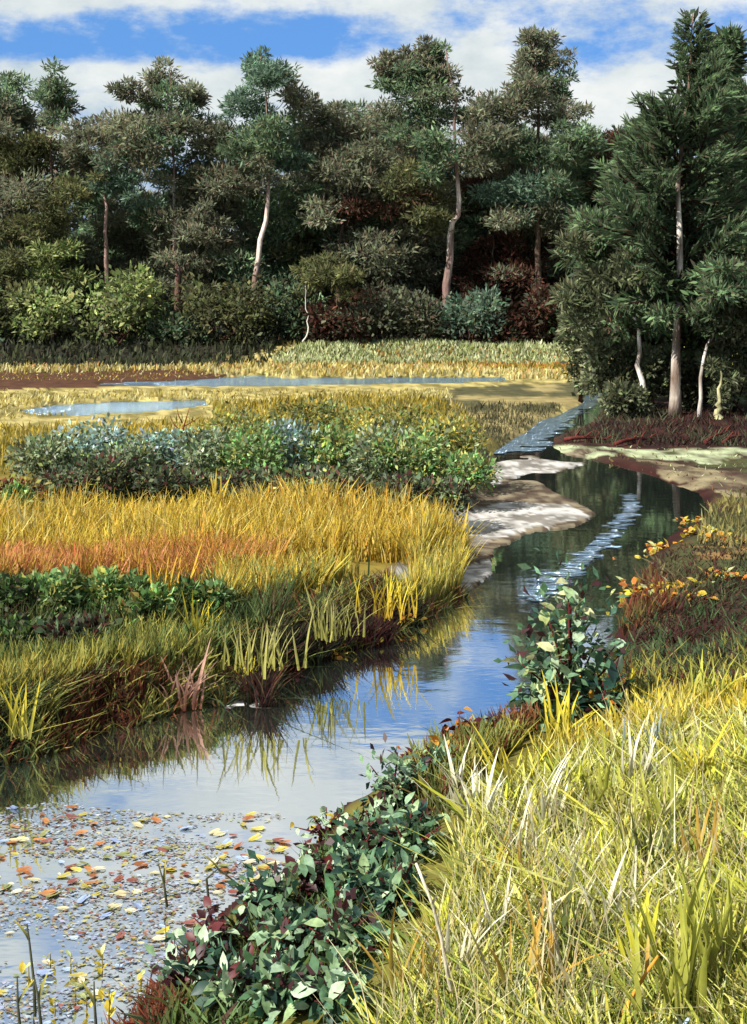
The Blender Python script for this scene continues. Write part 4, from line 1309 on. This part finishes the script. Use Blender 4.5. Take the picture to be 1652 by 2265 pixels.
def leafy(label, px, py, width, height, mix, n, scale=1.0, z=.3, nst=7, group=None, stemc=(96, 40, 40), name="leafy_plant", cat="plant", off=(0, 0)):
    """stems fan out from one root; every leaf is its own part"""
    p = at(px, py, z)
    for _ in range(4):
        zz = float(gz(p[0], p[1])[0])
        p = at(px, py, max(zz, 0.0))
    base = np.array([p[0], p[1], zz - .02])
    t = thing(name, label, cat, base, group)
    kinds = list(mix)
    wts = [mix[k] for k in kinds]
    per = n // nst
    if height > .24 and 'dark' in mix:
        nn = 300 if height > 1 else 80
        cl_ = clump_leaves(0, 0, height * .5, width * .46, width * .4, height * .5, nn, pal((62, 98, 78), (88, 124, 88), (70, 38, 40), (114, 150, 110)), L=(.05 * scale, .10 * scale), wr=.5)
        link("foliage", join_leaves("foliage", [cl_], np.zeros(3)), M_bigleaf, t, kind='stuff')
    for s_ in range(nst):
        az = random.uniform(0, 6.28)
        rr = width * .5 * (random.random() ** .6)
        hh = height * random.uniform(.55, 1.0) * (1 - .35 * (rr / (width * .5)) ** 2)
        tip = np.array([math.cos(az) * rr, math.sin(az) * rr * .8, hh])
        mid = tip * np.array([.35, .35, .55])
        st = link("stem", tube_mesh("stem", np.array([[0, 0, 0], mid, tip]), [.009 * scale + .003, .007 * scale + .002, .003], 5, col=rgb(*stemc)), M_bark, t)
        for k in range(per):
            u = .25 + .75 * ((k + random.random()) / per)
            q = (1 - u) ** 2 * np.zeros(3) + 2 * u * (1 - u) * mid + u * u * tip
            kind = random.choices(kinds, wts)[0]
            if q[2] < height * .38 and random.random() < .5 and 'maroon' in mix:
                kind = 'maroon'
            o = link("leaf", random.choice(LF[kind]), None, st, loc=q + np.array([random.gauss(0, .035), random.gauss(0, .035), random.gauss(0, .02)]) * scale)
            o.rotation_euler = (random.gauss(0, .5), random.gauss(-.15, .55), random.uniform(0, 6.28))
            sc = scale * random.uniform(.45, 1.35)
            o.scale = (sc, sc, sc)
    return t


leafy("large leafy bush with pale and dark green leaves over the near creek bank", 1262, 1604, 1.0, 1.34, dict(pale=4.5, sun=4, mid=3, dark=1), 294, 1.3, nst=14, name="leafy_bush", cat="bush")
leafy("pale leaved sapling growing left of the large leafy bush by the water", 1180, 1590, .50, .66, dict(pale=3, mid=3, dark=2), 96, 1.5, nst=6, name="leafy_bush", cat="bush")
leafy("dark green bush at the right foot of the large leafy bush", 1320, 1610, .55, .5, dict(dark=4, mid=1, maroon=.5, orange=.2), 98, 1.5, nst=7, name="leafy_bush", cat="bush")
leafy("dark maroon leaved plant at the water's edge left of the large leafy bush", 1095, 1650, .42, .26, dict(maroon=4, dark=1, sun=.5), 70, .8, nst=7)
GP = "broad leaved plants along the near water's edge"
for lab, px, py, w_, h_, mx_, n, sc in [
    ("pale green leafed plant with red stems at the top of the near leafy row", 870, 1790, .40, .40, dict(pale=3, mid=2, dark=2), 80, .95),
    ("leafy plant with red stems at the head of the grass slope", 945, 1760, .34, .36, dict(pale=2, mid=2, dark=1, maroon=1), 60, .9),
    ("yellow and green leafy plant where the lily pads meet the bank", 720, 1850, .40, .20, dict(pale=2, yellow=2, maroon=1, mid=2), 60, .8),
    ("broad leafy plant with pale hanging leaves over maroon ones", 800, 1905, .42, .32, dict(pale=3, maroon=2, dark=2), 90, 1.05),
    ("teal and pale leafy plant against the near grass slope", 900, 1900, .40, .34, dict(pale=3, mid=2, dark=3), 80, 1.05),
    ("maroon leaved plant in the middle of the near leafy row", 690, 1975, .36, .30, dict(maroon=3, mid=2, pale=1.4), 80, .95),
    ("green leafy plant with pale leaves right of the maroon leaved plant", 790, 1990, .38, .28, dict(pale=2, mid=2, dark=3, maroon=.6), 80, 1.0),
    ("dark leafy plant under the teal and pale one at the grass slope", 880, 2010, .36, .26, dict(dark=3, pale=2, mid=2), 70, 1.0),
    ("leafy plant with grey green leaves leaning over the pale water", 590, 2040, .34, .30, dict(mid=3, dark=2, maroon=1.5, pale=1), 76, .95),
    ("maroon leaved plant nearest the floating leaves", 490, 2110, .34, .28, dict(maroon=4, mid=1, pale=1), 80, .9),
    ("pale leaved plant low in the middle of the near leafy row", 640, 2110, .36, .26, dict(pale=3, dark=2, maroon=1.2), 76, 1.05),
    ("large pale leaved plant with leaves arching to the right", 770, 2110, .36, .26, dict(pale=4, mid=2, dark=1), 64, 1.2),
    ("maroon and green plant at the lower left of the near leafy row", 420, 2190, .32, .26, dict(maroon=3, pale=1.5, dark=1.5), 76, .95),
    ("pale leaved plant at the bottom of the near leafy row", 520, 2220, .32, .24, dict(pale=3, dark=3, maroon=1), 76, 1.05),
    ("dark leafy plant at the bottom of the near leafy row", 630, 2230, .34, .24, dict(dark=3, mid=2, pale=2), 70, 1.05),
    ("teal green leafed plant at the bottom beside the yellow grass", 740, 2240, .32, .22, dict(pale=2, mid=3, dark=2), 60, 1.05),
]:
    leafy(lab, px, py, w_ * 1.15, h_ * 1.15, mx_, int(n * 1.75), sc * .95, nst=9, group=GP)
GO = "orange flowering plants at the near water's edge"
for lab, px, py, w_, h_, n in [
    ("tall orange flowering plant at the water's edge left of the maroon plant", 1010, 1680, .18, .46, 42),
    ("orange flowering plant standing on the dark bank just below the tall one", 968, 1735, .16, .40, 36),
    ("small orange flowering plant nearest the pale water", 910, 1690, .20, .28, 30),
    ("second small orange flowering plant beside the nearest one", 945, 1700, .16, .28, 26),
]:
    leafy(lab, px, py, w_, h_, dict(orange=4, maroon=1.2), int(n * 1.2), 1.05, nst=6, group=GO, stemc=(120, 70, 40), name="flowering_plant")
for lab, px, py in [("yellow flowering clump at the mud's edge on the left bank", 740, 1446), ("yellow flowering clump below the golden reeds by the creek", 800, 1420), ("yellow leaved clump at the foot of the golden reed tussock", 900, 1370)]:
    leafy(lab, px, py, .62, .12, dict(yellow=4, orange=2), 60, 1.0, nst=9, z=.1, group="yellow clumps on the left bank's mud", stemc=(120, 100, 50), name="flowering_plant")
for lab, px, py in [("maroon leaved plant hanging at the creek's edge under the reeds", 640, 1484), ("maroon leaved plant beside the upright yellow blade clump", 560, 1515), ("dark maroon plant left of the upright yellow blade clump", 505, 1532)]:
    leafy(lab, px, py, .4, .2, dict(maroon=5, dark=1), 48, 1.1, nst=7, z=.1, group="maroon plants under the left bank")

# yellow and orange leaf litter patches: low creeping plants on the right bank
for lab, px, py, kk in [
    ("pale yellow creeping plant highest on the right bank's wet soil", 1540, 1152, 'yellow'),
    ("pale yellow creeping plant second down the right bank", 1560, 1182, 'yellow'),
    ("orange creeping plant at the right end of the bank's second row", 1615, 1200, 'orange'),
    ("orange creeping plant by the dark water on the right bank", 1460, 1212, 'orange'),
    ("small orange creeping plant at the creek's turn", 1428, 1232, 'orange'),
    ("orange creeping plant far down at the right side of the bank", 1600, 1280, 'orange'),
    ("yellow creeping plant lower on the right bank", 1500, 1300, 'yellow'),
    ("orange creeping plant above the dark maroon soil", 1440, 1308, 'orange'),
    ("orange creeping plant right of the one above the maroon soil", 1520, 1314, 'orange'),
]:
    leafy(lab, px, py, 1.3, .07, {kk: 4, 'orange' if kk == 'yellow' else 'yellow': 1.6, 'sun': 1}, 81, 1.35, nst=9, z=.1, group="creeping plants on the right bank", stemc=(96, 60, 44), name="creeping_plant")

# ------------------------------------------------------------------ floating leaves on the near water
def pad_mesh(r, C_, n=9):
    V, Cc = [(0, 0, .002)], [C_ * .9]
    for j in range(n):
        a = .35 + (2 * math.pi - .5) * j / (n - 1)
        rr = r * random.uniform(.85, 1.1)
        V.append((math.cos(a) * rr * 1.25, math.sin(a) * rr * .85, .004 + random.uniform(0, .012)))
        Cc.append(C_ * random.uniform(.85, 1.15))
    Fq = [(0, j, j + 1) for j in range(1, n)]
    me_ = raw_mesh("floating_leaf", np.array(V), np.array(Fq), np.clip(np.array(Cc), .003, .8))
    me_.materials.append(M_pad)
    return me_


PADK = {
    'orange-brown': [(176, 112, 60), (160, 96, 48), (190, 130, 76)],
    'yellow': [(190, 176, 80), (178, 166, 76), (206, 190, 96)],
    'grey-blue': [(150, 168, 208), (170, 190, 216)],  # blue dabs stand in for sky reflected on the water
    'cream': [(214, 206, 176), (206, 196, 150)],
    'rust-red': [(150, 90, 76), (136, 78, 66)],
    'olive': [(150, 152, 92), (132, 138, 84)],
}
PADM = {k: [pad_mesh(.045, rgb(*c)) for c in v for _ in range(2)] for k, v in PADK.items()}
ZONES = [([(-60, 1815), (0, 1790), (120, 1775), (250, 1790), (380, 1800), (620, 1800), (640, 1850), (650, 1900), (560, 1960), (300, 1990), (100, 1980), (-60, 1990)], 215,
          dict(zip(PADK, (4, 4, 4, 5, 3, 5))), "in the floating band"),
         ([(-60, 1975), (100, 1960), (300, 1970), (540, 1955), (440, 2060), (380, 2140), (310, 2210), (230, 2300), (-60, 2300)], 75,
          dict(zip(PADK, (1.2, 5, 2, 4, 2, 4))), "on the pale water")]
for Pz, n, wts, where in ZONES:
    q = sample_px(Pz, n)
    for (px, py) in q:
        p = at(px, py, 0)
        if ground(p[0], p[1])[1][0] < .03:
            continue
        k = random.choices(list(wts), list(wts.values()))[0]
        o = link("floating_leaf", random.choice(PADM[k]), None, loc=(p[0], p[1], .006))
        o.rotation_euler = (random.gauss(0, .10), random.gauss(0, .10), random.gauss(0, .5))
        s = random.uniform(.22, .8)
        o.scale = (s * 1.35, s, s)
        size = "small" if s < .5 else "larger"
        if where.startswith("in"):
            area = "by the dark water" if px < 220 else ("in mid channel" if px < 440 else "by the leafy bank")
        else:
            area = "near the left edge" if px < 170 else "near the maroon plants"
        tag(o, f"{size} {k} floating leaf {where} {area}", "leaf", f"{size} {k} leaves {where} {area}")

# countless smaller flecks of leaf, bloom and painted sky reflection between them
q = np.concatenate([sample_px(ZONES[0][0], 7000), sample_px(ZONES[1][0], 4200)])
Yq = F * H / (q[:, 1] - HY)
Xq = (q[:, 0] - CX) * Yq / F
_, sdq, _ = ground(Xq, Yq)
dens = fbm(Xq * 1.4, Yq * 3.2, 301)
okq = (sdq > .02) & (dens + rng.normal(0, .08, len(dens)) > .485)
Xq, Yq = Xq[okq], Yq[okq]
nq = len(Xq)
FLECK = pal((160, 128, 94), (188, 178, 110), (162, 176, 202), (182, 190, 200), (142, 104, 90), (150, 152, 118), (182, 188, 192), (168, 172, 160), (122, 126, 118), (158, 172, 194), (176, 188, 206), k=.52)  # blue-grey tones paint reflected sky among the leaf colours
Pq = np.stack([Xq, Yq, np.full(nq, .005)], 1)
Dq = np.stack([rng.choice([-1, 1], nq), rng.normal(0, .4, nq), rng.normal(0, .06, nq)], 1)
lq = rng.uniform(.012, .045, nq) * rng.uniform(.6, 1.3, nq)
Cq = pick(FLECK, nq, .12)
Sq = unit(np.cross(Dq, np.array([0, 0, 1.0])))
Dq = unit(Dq)
Vq = np.stack([Pq, Pq + Dq * lq[:, None] * .5 + Sq * lq[:, None] * .28, Pq + Dq * lq[:, None] + [0, 0, .004], Pq + Dq * lq[:, None] * .5 - Sq * lq[:, None] * .28], 1).reshape(-1, 3)
o = link("floating_litter", raw_mesh("floating_litter", Vq, np.arange(nq * 4).reshape(-1, 4), np.repeat(Cq, 4, 0)), M_pad, kind='stuff')
o['label'] = "countless small flecks of leaf and painted sky reflection drifting on the near water"

# upright water plants: yellow-green shoots and dark reeds out of the pale water
GW = "yellow shoots standing in the pale water"
for i, (lab, px, py, hh) in enumerate([
    ("yellow leafed shoot standing in the water left of the dark bent reed", 225, 2160, .17), ("yellow forked shoot near the pale water's left edge", 110, 2145, .12),
    ("small yellow red shoot between the two left shoots", 155, 2150, .11), ("yellow shoot beside the dark straight reed at the left", 62, 2185, .16),
    ("yellow shoot by the maroon plant, higher one", 365, 2085, .14), ("bright yellow shoot just before the maroon leaved plant", 490, 2075, .12),
    ("yellow pair of leaves right of the higher shoot", 510, 2075, .14), ("yellow shoot under the dark bent reed", 310, 2190, .12),
    ("large yellow shoot at the bottom of the pale water", 240, 2250, .18), ("small yellow shoot left of the large bottom one", 190, 2245, .12),
    ("yellow leaf pair at the bottom left of the pale water", 120, 2250, .12), ("yellow shoot below the bent reed's foot", 165, 2215, .1)]):
    p = at(px, py, 0)
    t = thing("water_plant", lab, "plant", (p[0], p[1], -.03), GW)
    for k in range(5):
        o = link("leaf", LF['yellow'][k % 2] if k < 4 else LF['sun'][0], None, t, loc=(random.gauss(0, .012), random.gauss(0, .012), .02 + hh * .2 * k))
        o.rotation_euler = (random.gauss(0, .3), -random.uniform(.6, 1.4), random.uniform(0, 6.28))
        s = hh / .17 * random.uniform(.6, 1.0)
        o.scale = (s, s, s)
    link("stem", tube_mesh("stem", np.array([[0, 0, 0], [.005, 0, hh * .5], [.0, .01, hh]]), [.005, .004, .002], 5, col=rgb(120, 110, 50)), M_bark, t)
for lab, pts_ in [
    ("dark bent reed with a curled tip in the pale water", [(480, 2105), (462, 2010), (455, 1950), (480, 1930), (520, 1965), (545, 1990)]),
    ("dark straight reed with yellow leaf at the left of the pale water", [(78, 2240), (72, 2180), (58, 2090), (50, 2060)]),
    ("thin dark reed at the bottom left corner of the pale water", [(48, 2290), (34, 2230), (28, 2180)]),
    ("dark forked reed at the bottom of the pale water", [(95, 2290), (80, 2220), (66, 2180)]),
    ("thin dark reed between the bottom yellow shoots", [(215, 2290), (205, 2230), (200, 2190)]),
    ("short dark reed by the floating leaves band", [(372, 2010), (360, 1960), (345, 1925)]),
]:
    b = at(*pts_[0], 0)
    Y = b[1]
    path = np.array([atY(x, y, Y) for x, y in pts_])
    path[:, 1] += np.linspace(0, .08, len(path))
    path[0, 2] = -.05
    t = thing("water_reed", lab, "reed", b, "dark reeds in the pale water")
    link("stem", tube_mesh("stem", path - b, np.linspace(.010, .004, len(path)), 6, col=rgb(72, 74, 56)), M_bark, t)
    e = path[len(path) // 2] - b
    me_ = blade_mesh("blade", .14, .018, .06, rgb(96, 100, 60), rgb(196, 186, 80))
    link("blade", me_, M_grass, t, loc=e, rot=(0, .5, random.uniform(0, 6)))

# dead stems standing out of the near grass
for lab, pts_, cc in [
    ("long bent dead stem with a white lower half left in the near grass", [(1010, 2200), (985, 2130), (970, 2040), (950, 1960), (915, 1870)], (226, 216, 190)),
    ("dead stem with a white lower half in the middle of the near grass", [(1232, 2140), (1215, 2060), (1200, 1990), (1195, 1930)], (226, 220, 190)),
    ("white broken stem right of the middle of the near grass", [(1352, 2120), (1372, 2060), (1382, 2000)], (230, 222, 200)),
    ("orange dead stem at the lower right of the near grass", [(1330, 2240), (1360, 2180), (1400, 2100), (1420, 2060)], (206, 146, 60)),
    ("short dark stem in the middle of the near grass", [(1222, 1960), (1228, 1930), (1230, 1900)], (70, 56, 60)),
    ("short dark leaning stem left of the middle one", [(1108, 1955), (1090, 1935), (1075, 1918)], (70, 56, 60)),
    ("bluish white stem at the bottom right of the near grass", [(1470, 2250), (1475, 2220), (1482, 2190)], (180, 200, 216)),
]:
    p = at(*pts_[0], .5)
    for _ in range(4):
        zz = float(gz(p[0], p[1])[0])
        p = at(*pts_[0], max(zz, 0))
    Y = p[1]
    path = np.array([atY(x, y, Y) for x, y in pts_])
    path[:, 1] -= np.linspace(.22, .30, len(path))
    path[:, 2] += .06
    path[0] = (p[0], p[1] - .2, float(gz(p[0], p[1] - .2)[0]) - .02)
    t = thing("dead_reed", lab, "stem", path[0], "dead stems in the near grass")
    link("stalk", tube_mesh("stalk", path - path[0], np.linspace(.011, .006, len(path)), 6, col=rgb(*cc)), M_bark, t)
    me_ = blade_mesh("blade", .16, .016, .08, rgb(*cc) * .9, rgb(220, 204, 110))
    link("blade", me_, M_grass, t, loc=path[-2] - path[0], rot=(0, .3, random.uniform(0, 6)))
